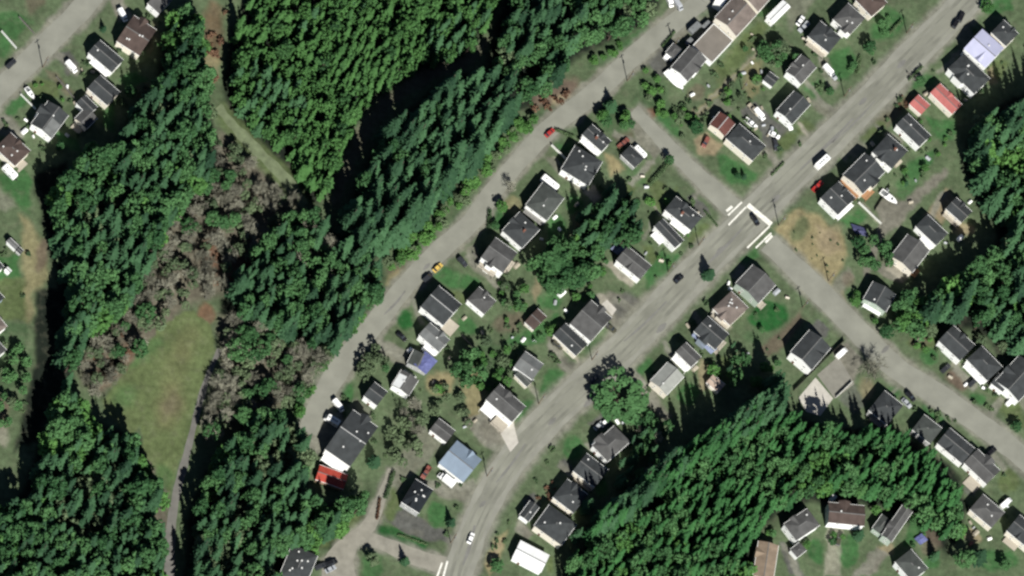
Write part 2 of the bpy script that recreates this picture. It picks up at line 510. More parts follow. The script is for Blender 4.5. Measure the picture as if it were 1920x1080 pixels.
pt('olive', [(1860, 745), (1910, 740), (1925, 800), (1900, 800)], 12)
pt('gravel', [(1850, 715), (1895, 740), (1930, 780), (1930, 740)], 10, .7)
pt('lawn', E(1750, 775, 26, 10, -35), 8)
pt('lawn', E(1675, 735, 12, 12), 8)
pt('tan', E(1625, 730, 14, 22), 14, .6)
pt('grey', [(1570, 745), (1600, 715), (1625, 760), (1600, 775)], 8, .7)
pt('gravel', [(1560, 655), (1590, 640), (1620, 680), (1600, 720), (1580, 700)], 10)
pt('grey', [(1515, 610), (1535, 598), (1560, 620), (1545, 635)], 6)
pt('emerald', E(1442, 593, 38, 28, 20), 8)
pt('green', E(1410, 630, 16, 14), 10)
pt('dirt', [(1425, 650), (1460, 625), (1500, 580), (1510, 600), (1470, 650), (1440, 670)], 10, .8)
pt('lawn', E(1405, 478, 22, 12, 15), 8)
pt('gravel', [(1368, 520), (1385, 495), (1400, 500), (1385, 525)], 6)
pt('olive', E(1358, 700, 16, 30, -10), 10)
pt('tan', [(1310, 670), (1335, 680), (1330, 720), (1315, 735), (1308, 700)], 8, .7)
pt('lawn', E(1290, 740, 24, 18, 20), 8)
pt('gravel', [(1180, 690), (1200, 700), (1260, 780), (1240, 790), (1195, 740)], 10, .9)
pt('lawn', E(1210, 690, 18, 12, 30), 8)
pt('lawn', E(1075, 840, 20, 22, -20), 10)
pt('grey', [(1105, 795), (1125, 775), (1150, 790), (1125, 812)], 6)
pt('grey', [(1045, 875), (1060, 862), (1075, 880), (1065, 892)], 6)
pt('lawn', E(1128, 915, 14, 20, -10), 8)
pt('gravel', [(965, 990), (985, 975), (1000, 1000), (985, 1010)], 6)
pt('grey', [(980, 940), (1000, 925), (1015, 945), (990, 960)], 6)
pt('dry', [(905, 1060), (925, 1010), (950, 995), (945, 1030), (920, 1080)], 10)
pt('tan', E(930, 1030, 8, 24, -25), 8, .8)
pt('olive', E(1032, 1060, 8, 16), 8)
# lower centre: car park, apron and lawns
pt('gravel', [(700, 960), (740, 870), (790, 790), (830, 830), (790, 880), (760, 900), (725, 980)], 12, .7)
pt('gravel', ribbon_px(grow(LANE, 8)), 8)
pt('gravel', ribbon_px(grow(LANE_B, 6)), 8)
pt('grey', [(722, 975), (755, 955), (850, 1005), (845, 1020), (760, 1005)], 6)
pt('emerald', [(700, 985), (720, 985), (800, 1015), (797, 1035), (770, 1030), (710, 1010)], 6)
pt('lawn', E(822, 965, 22, 24), 10)
pt('gravel', [(800, 910), (870, 905), (900, 920), (880, 945), (820, 930)], 8, .9)
pt('olive', E(735, 945, 12, 34, -10), 10)
pt('dry', E(712, 950, 8, 26, -8), 8)
pt('rust', E(706, 958, 4, 14, -8), 5, .6)
pt('lawn', E(698, 1060, 20, 30), 10, .8)
pt('olive', [(620, 960), (680, 940), (670, 990), (600, 1030)], 12)
pt('green', E(580, 1000, 60, 20, 40), 16)
# bottom right group
pt('lawn', E(1530, 1035, 12, 26, 8), 8)
pt('lawn', E(1590, 1035, 20, 30, -6), 8)
pt('pale', [(1552, 985), (1580, 988), (1575, 1080), (1545, 1080)], 6, .6)
pt('lawn', E(1712, 1000, 12, 26, -25), 8)
pt('tan', E(1660, 1030, 16, 12), 8, .8)
pt('gravel', [(1600, 1080), (1650, 1030), (1668, 1040), (1630, 1080)], 8)
pt('grey', [(1462, 1020), (1474, 1015), (1510, 1080), (1480, 1080)], 6)
pt('dirt', E(1745, 1015, 20, 24), 12, .6)
pt('lawn', E(1745, 1055, 16, 14), 8)
pt('lawn', E(1870, 1050, 40, 20), 12)
pt('tan', E(1822, 1005, 16, 14), 8, .8)
pt('olive', E(1890, 900, 18, 26, 10), 10)
pt('grey', E(1822, 915, 14, 14), 6, .8)
for c_, p_, w_ in (('pale', ((1038, 294), (1094, 356)), 5), ('verge', ((872, 478), (900, 500), (940, 545)), 9), ('verge', ((772, 552), (792, 612)), 8), ('pale', ((1132, 492), (1186, 538)), 9),
                   ('verge', ((1180, 345), (1226, 302)), 12), ('pale', ((1216, 375), (1240, 404)), 4), ('verge', ((1208, 452), (1222, 420)), 5), ('verge', ((1430, 282), (1462, 308)), 9),
                   ('pale', ((1494, 228), (1518, 258)), 5), ('verge', ((1510, 150), (1535, 185), (1580, 228)), 8), ('verge', ((1535, 102), (1568, 160)), 8), ('verge', ((1304, 214), (1424, 96)), 5),
                   ('verge', ((1600, 270), (1580, 300)), 14), ('verge', ((1690, 265), (1640, 235)), 8), ('verge', ((1760, 140), (1800, 95)), 8), ('pale', ((1370, 612), (1345, 655)), 5), ('verge', ((1300, 585), (1325, 620)), 9),
                   ('verge', ((1245, 640), (1270, 690)), 9), ('verge', ((1180, 690), (1250, 785)), 14), ('verge', ((1050, 870), (1070, 890)), 9), ('verge', ((1098, 830), (1112, 848)), 8), ('verge', ((985, 965), (970, 1000)), 14),
                   ('verge', ((1030, 640), (1068, 700)), 12), ('verge', ((955, 680), (1010, 745)), 5), ('pale', ((1062, 652), (1092, 690)), 5), ('verge', ((1148, 560), (1205, 585)), 16), ('verge', ((905, 770), (890, 815), (940, 850)), 12),
                   ('verge', ((890, 905), (840, 920), (790, 900)), 16), ('verge', ((1660, 745), (1690, 720)), 6), ('verge', ((1745, 820), (1770, 790)), 6), ('verge', ((1790, 690), (1830, 730)), 14), ('verge', ((1880, 745), (1850, 790)), 12),
                   ('verge', ((1860, 850), (1885, 880)), 12), ('verge', ((1650, 1030), (1600, 1090)), 14), ('verge', ((1470, 1020), (1505, 1090)), 12), ('verge', ((225, 0), (240, 40)), 16), ('verge', ((105, 100), (150, 140)), 16), ('verge', ((0, 215), (40, 260)), 16),
                   ('verge', ((1320, 352), (1300, 372)), 8), ('verge', ((1150, 250), (1200, 270)), 12), ('verge', ((1740, 420), (1770, 360)), 14), ('verge', ((700, 640), (760, 668)), 22), ('verge', ((1555, 262), (1530, 320)), 22)):
    pt(c_, ribbon_px([(x_, y_, w_) for x_, y_ in p_]), 5, .85)
for l_, k_ in ((ROAD_MAIN, 16), (SIDE_S, 12), (SIDE_N, 12), (ROAD_UP, 12), (ROAD_WEST, 12), (LANE, 8), (LANE_B, 8)):
    pt('verge', ribbon_px(grow(l_, k_)), 15)
pt('verge', [(560, 790), (600, 770), (640, 775), (655, 800), (610, 850), (570, 845)], 16, .8)


def build_ground():
    step = 3.0
    xs = np.concatenate([np.array([-9000, -4000, -1800, -900, -500, -250]), np.arange(-120, 2041, step), np.array([2170, 2420, 2820, 3720, 5920, 10920.])])
    ys = np.concatenate([np.array([-9000, -4000, -1800, -900, -500, -250]), np.arange(-120, 1201, step), np.array([1330, 1580, 1980, 2880, 5080, 10080.])])
    X, Y = np.meshgrid(xs, ys)
    n0 = X.shape
    # a wandering edge, so that no patch ends in a ruled line
    wx = sum(np.sin(X * a + Y * b + c) * d for a, b, c, d in ((.11, .07, 1, 1.6), (-.06, .13, 2, 1.6), (.23, -.19, .4, .9), (.31, .27, 3, .7)))
    wy = sum(np.sin(X * a + Y * b + c) * d for a, b, c, d in ((.09, -.12, 4, 1.6), (.14, .05, 5, 1.6), (-.21, .22, 2, .9), (.29, -.33, 1, .7)))
    XX, YY = (X + wx).ravel(), (Y + wy).ravel()
    col = np.empty((XX.size, 3), np.float32)
    col[:] = real(COV['yard'])
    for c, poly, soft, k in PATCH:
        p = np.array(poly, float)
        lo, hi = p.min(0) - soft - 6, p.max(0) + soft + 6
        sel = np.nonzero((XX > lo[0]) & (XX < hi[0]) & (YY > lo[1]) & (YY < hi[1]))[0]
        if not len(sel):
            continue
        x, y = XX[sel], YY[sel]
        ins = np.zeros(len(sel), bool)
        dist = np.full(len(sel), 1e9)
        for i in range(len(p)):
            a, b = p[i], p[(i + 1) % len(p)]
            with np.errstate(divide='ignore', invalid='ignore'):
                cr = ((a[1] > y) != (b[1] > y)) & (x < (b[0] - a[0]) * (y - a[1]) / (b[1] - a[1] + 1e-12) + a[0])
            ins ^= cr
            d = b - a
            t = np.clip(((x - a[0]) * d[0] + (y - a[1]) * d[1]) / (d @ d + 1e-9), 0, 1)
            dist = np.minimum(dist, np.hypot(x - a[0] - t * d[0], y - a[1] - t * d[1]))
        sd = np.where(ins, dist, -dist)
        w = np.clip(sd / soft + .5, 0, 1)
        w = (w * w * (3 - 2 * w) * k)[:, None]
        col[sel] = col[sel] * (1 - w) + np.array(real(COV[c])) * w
    # pixel -> ground
    dx = (X.ravel() - 960) * MPP
    dy = (540 - Y.ravel()) * MPP
    d = np.array(fwd)[None] * DIST + dx[:, None] * np.array(right)[None] + dy[:, None] * np.array(up)[None]
    t = -camloc.z / d[:, 2]
    V = np.array(camloc)[None] + d * t[:, None]
    V[:, 2] = 0
    nx, ny = len(xs), len(ys)
    i = (np.arange(ny - 1)[:, None] * nx + np.arange(nx - 1)[None]).ravel()
    F = np.stack([i, i + nx, i + nx + 1, i + 1], 1)
    me = bpy.data.meshes.new('ground')
    fill_mesh(me, V, F)
    at = me.color_attributes.new('cover', 'FLOAT_COLOR', 'POINT')
    rgba = np.ones((len(V), 4), np.float32)
    rgba[:, :3] = col
    at.data.foreach_set('color', rgba.ravel())
    m = bpy.data.materials.new('ground_cover')
    m.use_nodes = True
    n, l = m.node_tree.nodes, m.node_tree.links
    b = n['Principled BSDF']
    b.inputs['Roughness'].default_value = 0.95
    b.inputs['Specular IOR Level'].default_value = 0.1
    a = n.new('ShaderNodeVertexColor')
    a.layer_name = 'cover'
    ge = n.new('ShaderNodeNewGeometry')
    fac = None
    for sc, amt, det in ((0.11, .22, 4), (0.5, .24, 5), (2.2, .16, 3)):
        no = n.new('ShaderNodeTexNoise')
        no.inputs['Scale'].default_value = sc
        no.inputs['Detail'].default_value = det
        l.new(ge.outputs['Position'], no.inputs['Vector'])
        mr = n.new('ShaderNodeMapRange')
        mr.inputs['From Min'].default_value = .28
        mr.inputs['From Max'].default_value = .72
        mr.inputs['To Min'].default_value = 1 - amt
        mr.inputs['To Max'].default_value = 1 + amt
        l.new(no.outputs['Fac'], mr.inputs['Value'])
        if fac is None:
            fac = mr.outputs[0]
        else:
            mu = n.new('ShaderNodeMath')
            mu.operation = 'MULTIPLY'
            l.new(fac, mu.inputs[0])
            l.new(mr.outputs[0], mu.inputs[1])
            fac = mu.outputs[0]
    # tufts and bare specks: part of every surface goes a little towards dry straw
    no = n.new('ShaderNodeTexNoise')
    no.inputs['Scale'].default_value = 0.23
    no.inputs['Detail'].default_value = 6
    no.inputs['Roughness'].default_value = .65
    l.new(ge.outputs['Position'], no.inputs['Vector'])
    mr = n.new('ShaderNodeMapRange')
    mr.inputs['From Min'].default_value = .5
    mr.inputs['From Max'].default_value = .72
    mr.inputs['To Max'].default_value = .30
    l.new(no.outputs['Fac'], mr.inputs['Value'])
    mx0 = n.new('ShaderNodeMix')
    mx0.data_type = 'RGBA'
    l.new(mr.outputs[0], mx0.inputs['Factor'])
    l.new(a.outputs['Color'], mx0.inputs['A'])
    mx0.inputs['B'].default_value = (*real((.17, .165, .115)), 1)
    mx = n.new('ShaderNodeMix')
    mx.data_type = 'RGBA'
    mx.blend_type = 'MULTIPLY'
    mx.inputs['Factor'].default_value = 1
    l.new(mx0.outputs['Result'], mx.inputs['A'])
    l.new(fac, mx.inputs['B'])
    l.new(mx.outputs['Result'], b.inputs['Base Color'])
    me.materials.append(m)
    add('ground', me, kind='structure')


def fill_mesh(me, V, F, tint=None):
    V = np.asarray(V, np.float32)
    F = np.asarray(F, np.int32)
    k = F.shape[1]
    me.vertices.add(len(V))
    me.vertices.foreach_set('co', V.ravel())
    me.loops.add(F.size)
    me.loops.foreach_set('vertex_index', F.ravel())
    me.polygons.add(len(F))
    me.polygons.foreach_set('loop_start', np.arange(0, F.size, k, dtype=np.int32))
    me.polygons.foreach_set('loop_total', np.full(len(F), k, np.int32))
    if tint is not None:
        a = me.attributes.new('tint', 'FLOAT', 'POINT')
        a.data.foreach_set('value', np.asarray(tint, np.float32))
    me.update(calc_edges=True)


build_ground()

M_ASPH = mat('worn_asphalt', (.230, .232, .190), .92, .2, .09, .2)
M_ASPH2 = mat('old_asphalt', (.252, .254, .212), .92, .13, .15, .2)
M_LANE = mat('packed_gravel', (.27, .258, .215), .95, .16, .3, .1)
M_TRACK = mat('grey_track', (.17, .165, .15), .95, .16, .25, .1)
M_GRASSTRACK = mat('pale_grass', (.155, .188, .108), .95, .22, .4, .1)
M_PAINT = mat('road_paint', (.60, .59, .53), .85, .25, 1.2, .2)
M_CONC = mat('concrete', (.50, .475, .42), .9, .12, .5, .2)
M_CONC2 = mat('grey_concrete', (.225, .218, .185), .9, .12, .4, .2)


def smooth(line, n=6):
    out = []
    for i in range(len(line) - 1):
        p0, p1, p2, p3 = (np.array(line[max(min(j, len(line) - 1), 0)], float) for j in (i - 1, i, i + 1, i + 2))
        for t in np.linspace(0, 1, n, endpoint=False):
            out.append(tuple(.5 * (2 * p1 + (p2 - p0) * t + (2 * p0 - 5 * p1 + 4 * p2 - p3) * t * t + (3 * p1 - p0 - 3 * p2 + p3) * t ** 3)))
    out.append(tuple(line[-1]))
    return out


def ribbon(name, line, z, m, wobble=1.2):
    poly = smooth(line)
    poly = [(x, y, w + wobble * (sin(i * 1.7) + sin(i * .61 + 2))) for i, (x, y, w) in enumerate(poly)]
    rp = ribbon_px(poly)
    n = len(poly)
    V = [W(x, y) for x, y in rp]
    V = [(v.x, v.y, z) for v in V]
    F = [(i, 2 * n - 1 - i, 2 * n - 2 - i, i + 1) for i in range(n - 1)]
    me = bpy.data.meshes.new(name)
    me.from_pydata(V, [], F)
    me.materials.append(m)
    me.update()
    if me.polygons[0].normal.z < 0:
        me.flip_normals()
    return add(name, me, kind='structure')


def sheet(name, poly, z, m, th=0.0):
    mb = MB()
    q = [W(x, y) for x, y in poly]
    q = [(v.x, v.y) for v in q]
    ar = sum(q[i][0] * q[(i + 1) % len(q)][1] - q[(i + 1) % len(q)][0] * q[i][1] for i in range(len(q)))
    if ar < 0:
        q.reverse()
    mb.hexa([(x, y, 0.004) for x, y in q], [(x, y, z) for x, y in q])
    return add(name, mb.mesh(name, [m]), kind='structure')


ribbon('main_road', ROAD_MAIN, .032, M_ASPH)
ribbon('upper_road', ROAD_UP, .028, M_ASPH2)
ribbon('side_street', SIDE_N, .024, M_ASPH2)
ribbon('side_street', SIDE_S, .024, M_ASPH2)
ribbon('west_street', ROAD_WEST, .024, M_ASPH2)
ribbon('lane', LANE, .016, M_LANE)
ribbon('lane', LANE_B, .012, M_LANE)
ribbon('path', TRACK, .012, M_TRACK)
ribbon('path', GRASSTRACK, .012, M_GRASSTRACK, 2.5)
M_SHOULD = mat('pale_shoulder', (.262, .262, .222), .95, .12, .2, .1)
for k_ in (-.40, .40):
    off_ = []
    for i_, (x_, y_, w_) in enumerate(ROAD_MAIN):
        x0_, y0_, _ = ROAD_MAIN[max(i_ - 1, 0)]
        x1_, y1_, _ = ROAD_MAIN[min(i_ + 1, len(ROAD_MAIN) - 1)]
        d_ = hypot(x1_ - x0_, y1_ - y0_)
        off_.append((x_ + (y1_ - y0_) / d_ * w_ * k_, y_ - (x1_ - x0_) / d_ * w_ * k_, 9))
    ribbon('road_shoulder', off_, .037, M_SHOULD, 2.5)
M_TRACKS = mat('wheel_worn_asphalt', (.205, .206, .172), .92, .2, .15, .2)
for k_ in (-.20, .05, .22):
    off_ = []
    for i_, (x_, y_, w_) in enumerate(ROAD_MAIN):
        x0_, y0_, _ = ROAD_MAIN[max(i_ - 1, 0)]
        x1_, y1_, _ = ROAD_MAIN[min(i_ + 1, len(ROAD_MAIN) - 1)]
        d_ = hypot(x1_ - x0_, y1_ - y0_)
        off_.append((x_ + (y1_ - y0_) / d_ * w_ * k_, y_ - (x1_ - x0_) / d_ * w_ * k_, 4.5 + 1.5 * sin(i_ * 2.1 + k_ * 9)))
    ribbon('asphalt_patch', off_, .036, M_TRACKS, 1.6)
M_OLDPATCH = mat('asphalt_patch', (.19, .188, .172), .92, .16, .3, .2)
for a_, b_, w_ in (((1600, 222), (1500, 318), 7), ((1250, 565), (1170, 640), 5), ((985, 832), (930, 905), 5), ((1390, 430), (1320, 500), 6), ((1560, 268), (1640, 190), 4), ((760, 545), (720, 590), 5), ((890, 985), (868, 1060), 8)):
    r_ = [(a_[0], a_[1], w_ * .4), ((a_[0] + b_[0]) / 2 + 2, (a_[1] + b_[1]) / 2 + 1, w_), (b_[0], b_[1], w_ * .3)]
    ribbon('asphalt_patch', r_, .040, M_OLDPATCH, .5)
for x_, y_, s_ in ((1103, 755, 8), (1618, 190, 7), (1240, 615, 9), (1350, 470, 8), (1455, 372, 7), (1035, 790, 7), (1690, 120, 8), (905, 945, 6), (1660, 655, 7), (800, 500, 6)):
    ribbon('asphalt_patch', [(x_ - s_, y_ + s_, s_ * .3), (x_, y_, s_ * 1.3), (x_ + s_, y_ - s_, s_ * .3)], .0405, M_OLDPATCH, .4)


def mark(a, b, w, z=.048):
    ribbon('road_marking', [(*a, w), ((a[0] + b[0]) / 2, (a[1] + b[1]) / 2, w), (*b, w)], z, M_PAINT, .15)


mark((1402, 384), (1446, 421), 9)
mark((1366, 422), (1399, 388), 3.2)
mark((1365, 404), (1391, 379), 3.2)
mark((1362, 396), (1373, 387), 5)
mark((1401, 465), (1443, 424), 3.2)
mark((1417, 465), (1446, 437), 3.2)
mark((1435, 455), (1448, 442), 5)
mark((829, 1055), (818, 1086), 3.6)
mark((839, 1052), (830, 1086), 3.6)
sheet('driveway', [(1532, 703), (1572, 668), (1602, 720), (1565, 748)], .05, M_CONC2)
sheet('driveway', [(1497, 746), (1529, 708), (1562, 747), (1538, 780), (1512, 772)], .06, M_CONC)
sheet('driveway', [(936, 808), (962, 790), (972, 830), (957, 848)], .05, M_CONC)
sheet('driveway', [(1128, 570), (1138, 562), (1156, 580), (1148, 592)], .05, M_CONC)

# ------------------------------------------------------------------ houses
ROOF = dict(
    dk=mat('charcoal_shingle', (.045, .050, .052), .9, .26, .34, .25, fine=1),
    gn=mat('greenish_shingle', (.066, .074, .068), .9, .26, .34, .25),
    gy=mat('grey_shingle', (.088, .088, .086), .9, .26, .34, .25),
    lg=mat('pale_grey_shingle', (.145, .152, .15), .88, .26, .34, .25),
    br=mat('brown_shingle', (.082, .060, .052), .9, .26, .34, .2),
    tn=mat('tan_shingle', (.24, .185, .135), .9, .26, .34, .2),
    tb=mat('taupe_shingle', (.178, .148, .13), .9, .26, .34, .2),
    rb=mat('red_brown_shingle', (.125, .052, .043), .9, .26, .34, .2),
    red=mat('faded_red_metal', (.44, .14, .125), .7, .12, .5, .3),
    rd=mat('bright_red_sheet', (.40, .055, .035), .7, .16, .6, .3),
    wh=mat('white_metal_roof', (.62, .63, .62), .6, .07, .4, .3),
    lil=mat('pale_lilac_metal', (.49, .50, .66), .55, .07, .3, .4),
    bl=mat('pale_blue_metal', (.215, .275, .345), .6, .10, .35, .4),
    tan=mat('tan_membrane', (.20, .18, .155), .92, .12, .25, .2),
    nv=mat('black_shingle', (.014, .018, .022), .9, .25, .6, .2),
    bei=mat('beige_panel', (.46, .36, .29), .85, .08, .5, .2),
    wg=mat('weathered_white_roof', (.30, .31, .285), .85, .12, .4, .2))
WALL = dict(
    w=mat('white_siding', (.74, .75, .73), .75, .06, .8, .3, (1, 1, 6)),
    c=mat('cream_siding', (.64, .60, .51), .8, .06, .8, .3, (1, 1, 6)),
    g=mat('grey_siding', (.42, .43, .42), .8, .08, .8, .3, (1, 1, 6)),
    s=mat('sage_siding', (.42, .50, .42), .8, .08, .8, .3, (1, 1, 6)),
    t=mat('timber_siding', (.32, .22, .15), .85, .12, .8, .2, (1, 1, 6)),
    b=mat('blue_grey_siding', (.26, .31, .36), .8, .08, .8, .3, (1, 1, 6)))
M_TRIM = mat('white_trim', (.78, .78, .75), .6, .04)
M_GLASS = mat('dark_pane', (.03, .037, .045), .12, .1, .8, .6)
M_RIDGE = mat('ridge_capping', (.15, .15, .145), .85, .15, .8)
M_RIDGEW = mat('pale_ridge_capping', (.42, .42, .41), .8, .1, .8)
M_VENT = mat('vent_metal', (.6, .6, .58), .5, .1)
M_BRICK = mat('chimney_brick', (.25, .11, .075), .9, .25, 3.0)
M_DOOR = mat('painted_door', (.17, .09, .06), .6, .1)
DECK = dict(pale=mat('bleached_boards', (.42, .38, .31), .85, .14, 1.0, .2, (1, 8, 1)), wood=mat('cedar_boards', (.36, .20, .105), .85, .16, 1.0, .2, (1, 8, 1)),
            grey=mat('grey_boards', (.24, .235, .22), .85, .15, 1.0, .2, (1, 8, 1)), white=mat('white_boards', (.72, .72, .70), .8, .1, 1.0, .2, (1, 8, 1)))


def window_mesh(w, h, name):
    mb = MB()
    mb.box(-w / 2, w / 2, -.06, 0, 0, .09, 0)
    mb.box(-w / 2, w / 2, -.06, 0, h - .09, h, 0)
    mb.box(-w / 2, -w / 2 + .09, -.06, 0, .09, h - .09, 0)
    mb.box(w / 2 - .09, w / 2, -.06, 0, .09, h - .09, 0)
    mb.box(-.03, .03, -.05, 0, .09, h - .09, 0)
    mb.box(-w / 2 + .09, -.03, -.025, 0, .09, h - .09, 1)
    mb.box(.03, w / 2 - .09, -.025, 0, .09, h - .09, 1)
    return mb.mesh(name, [M_TRIM, M_GLASS])


WIN = [window_mesh(1.15, 1.0, 'window_wide'), window_mesh(.85, 1.0, 'window_small')]
_d = MB()
_d.box(-.5, .5, -.05, 0, 0, 2.05, 1)
_d.box(-.58, -.5, -.07, 0, 0, 2.13, 0)
_d.box(.5, .58, -.07, 0, 0, 2.13, 0)
_d.box(-.5, .5, -.07, 0, 2.05, 2.13, 0)
DOOR = _d.mesh('door', [M_TRIM, M_DOOR])
_h = MB()
_h.box(.3, .4, -.11, -.05, .95, 1.05)
HANDLE = _h.mesh('handle', [M_VENT])
_v = MB()
_v.box(-.22, .22, -.22, .22, -.25, .3)
_v.box(-.3, .3, -.3, .3, .3, .38)
VENT = _v.mesh('vent', [M_VENT])
_c = MB()
_c.box(-.4, .4, -.32, .32, -1.0, .9)
_c.box(-.46, .46, -.38, .38, .9, 1.02)
_c.tube((0, 0, 1.02), (0, 0, 1.3), .15, .15, 8)
CHIM = _c.mesh('chimney', [M_BRICK])
HOUSES = []          # (x, y, radius) of every footprint
hr = random.Random(11)


def house(p0, p1, p2, h, ridge, style, roof, wall, label, cat='house', name='house', pitch=17, deck=(), vents=2, chim=0, ridgew=0, plain=0, gut=1, ov=.26, win=1, plat=None):
    h *= 1.03
    a, b, d = W(*p0, h), W(*p1, h), W(*p2, h)
    u, v = b - a, d - b
    ang1, ang2 = atan2(u.y, u.x), atan2(v.y, v.x) + pi / 2
    df = (ang2 - ang1 + pi) % (2 * pi) - pi
    ang = ang1 + df / 2
    Lx, Ly = hypot(u.x, u.y), hypot(v.x, v.y)
    sides = dict(ne=0, nw=1, sw=2, se=3)
    if ridge == 'b':
        ang -= pi / 2
        Lx, Ly = Ly, Lx
        sides = dict(se=0, ne=1, nw=2, sw=3)
    c = (a + d) / 2
    root = empty(name, (c.x, c.y, 0), ang)
    tag(root, label, cat)
    HOUSES.append((c.x, c.y, hypot(Lx, Ly) / 2))
    X, Y = Lx / 2, Ly / 2
    wx, wy = X - ov, Y - ov
    tp = tan(R(pitch))
    th = .16
    rm, wm = ROOF[roof], WALL[wall]
    rt = MB()
    if style == 'flat':
        wt = h - .3
        mb = MB()
        mb.box(-X + .1, X - .1, -Y + .1, Y - .1, 0, wt)
        wo = add('wall', mb.mesh('wall', [wm]), root)
        rt.box(-X, X, -Y, Y, wt + .003, h - .05)
        ro = add('roof', rt.mesh('roof', [rm]), root)
        pb = MB()
        pb.box(-X, X, -Y, -Y + .22, h - .047, h + .12)
        pb.box(-X, X, Y - .22, Y, h - .047, h + .12)
        pb.box(-X, -X + .22, -Y + .22, Y - .22, h - .047, h + .12)
        pb.box(X - .22, X, -Y + .22, Y - .22, h - .047, h + .12)
        add('parapet', pb.mesh('parapet', [M_TRIM]), ro)
        wx, wy = X - .1, Y - .1
        zr = lambda x, y: h - .05
    else:
        hr_ = h + Y * tp
        zr = lambda x, y: h + (Y - abs(y)) * tp
        zt = h - th - .004 + ov * tp
        mb = MB()
        if style == 'gable':
            pr = [(-wy, 0), (wy, 0), (wy, zt), (0, h - th - .004 + Y * tp), (-wy, zt)]
            n = 5
            mb.v = [(-wx, y, z) for y, z in pr] + [(wx, y, z) for y, z in pr]
            mb.f = [tuple(reversed(range(n))), tuple(range(n, 2 * n))] + [(k, (k + 1) % n, n + (k + 1) % n, n + k) for k in range(n)]
            mb.m = [0] * 7
            pr = [(-Y, h - th), (0, hr_ - th), (Y, h - th), (Y, h), (0, hr_), (-Y, h)]
            n = 6
            rt.v = [(-X, y, z) for y, z in pr] + [(X, y, z) for y, z in pr]
            rt.f = [(0, 5, 4, 1), (1, 4, 3, 2), (6, 7, 10, 11), (7, 8, 9, 10)] + [(k, (k + 1) % n, n + (k + 1) % n, n + k) for k in range(n)]
            rt.m = [0] * len(rt.f)
            rx = X
        else:
            mb.box(-wx, wx, -wy, wy, 0, h - th - .004)
            rx = max(.4, X - Y)
            if X <= Y:
                rx = .4
            rt.v = [(-X, -Y, h - th), (X, -Y, h - th), (X, Y, h - th), (-X, Y, h - th), (-X, -Y, h), (X, -Y, h), (X, Y, h), (-X, Y, h), (-rx, 0, hr_), (rx, 0, hr_)]
            rt.f = [(3, 2, 1, 0), (0, 1, 5, 4), (1, 2, 6, 5), (2, 3, 7, 6), (3, 0, 4, 7), (4, 5, 9, 8), (6, 7, 8, 9), (5, 6, 9), (7, 4, 8)]
            rt.m = [0] * 9
            zr = lambda x, y: min(h + (Y - abs(y)) * tp, h + (X - abs(x)) * Y * tp / max(X - rx, .1))
        wo = add('wall', mb.mesh('wall', [wm]), root)
        me = rt.mesh('roof', [rm])
        ro = add('roof', me, root)
        cb = MB()
        cb.hexa([(-rx + .02, -.2, hr_ - .2 * tp + .006), (rx - .02, -.2, hr_ - .2 * tp + .006), (rx - .02, .2, hr_ - .2 * tp + .006), (-rx + .02, .2, hr_ - .2 * tp + .006)],
                [(-rx + .02, -.06, hr_ + .06), (rx - .02, -.06, hr_ + .06), (rx - .02, .06, hr_ + .06), (-rx + .02, .06, hr_ + .06)])
        add('ridge_cap', cb.mesh('ridge_cap', [M_RIDGEW if ridgew else M_RIDGE]), ro)
        if gut:
            for s in (-1, 1):
                gb = MB()
                y0, y1 = (Y + .003, Y + .13) if s > 0 else (-Y - .13, -Y - .003)
                gb.box(-X, X, y0, y1, h - .17, h - .02)
                add('gutter', gb.mesh('gutter', [M_TRIM]), ro)
    if not plain:
        for k in range(vents):
            x, y = hr.uniform(-.7, .7) * X, hr.uniform(-.6, .6) * Y
            add('vent', VENT, ro, (x, y, zr(x, y)))
        if chim:
            x, y = hr.uniform(-.4, .4) * X, hr.choice((-.25, .25)) * Y
            add('chimney', CHIM, ro, (x, y, zr(x, y) + .5))
    if plat:            # a paler sheet laid over part of the roof: (x0, x1, y0, y1 in halves, material)
        for x0, x1, y0, y1, pm in plat:
            sb = MB()
            pts = [(x0 * X, y0 * Y), (x1 * X, y0 * Y), (x1 * X, y1 * Y), (x0 * X, y1 * Y)]
            sb.hexa([(x, y, zr(x, y) + .01) for x, y in pts], [(x, y, zr(x, y) + .06) for x, y in pts])
            add('roof_panel', sb.mesh('roof_panel', [ROOF[pm]]), ro)
    if style != 'flat' and name == 'house' and Lx > 7 and hr.random() < .62:
        sg = hr.choice((-1, 1))
        cw = min(X * hr.uniform(.26, .4), 2.4)
        x0 = hr.uniform(-.35, .35) * X
        zd = h + min(Y * tp * .9, cw * tan(R(24)) + .35)
        ye = Y + hr.choice((.05, .5, 1.1))
        db = MB()
        q = [(x0 - cw, h - .1), (x0, zd), (x0 + cw, h - .1)]
        ring0 = [(x, sg * .15, z) for x, z in q]
        ring1 = [(x, sg * ye, z) for x, z in q]
        db.v = ring0 + ring1
        db.f = [(0, 1, 2), (5, 4, 3), (0, 3, 4, 1), (1, 4, 5, 2), (2, 5, 3, 0)]
        db.m = [0] * 5
        add('dormer', db.mesh('dormer', [rm]), root)
        if ye > Y + .3:
            fb = MB()
            fb.box(x0 - cw + .2, x0 + cw - .2, min(sg * (wy + .003), sg * (ye - .2)), max(sg * (wy + .003), sg * (ye - .2)), 0, h - .105)
            add('porch', fb.mesh('porch', [wm]), root)
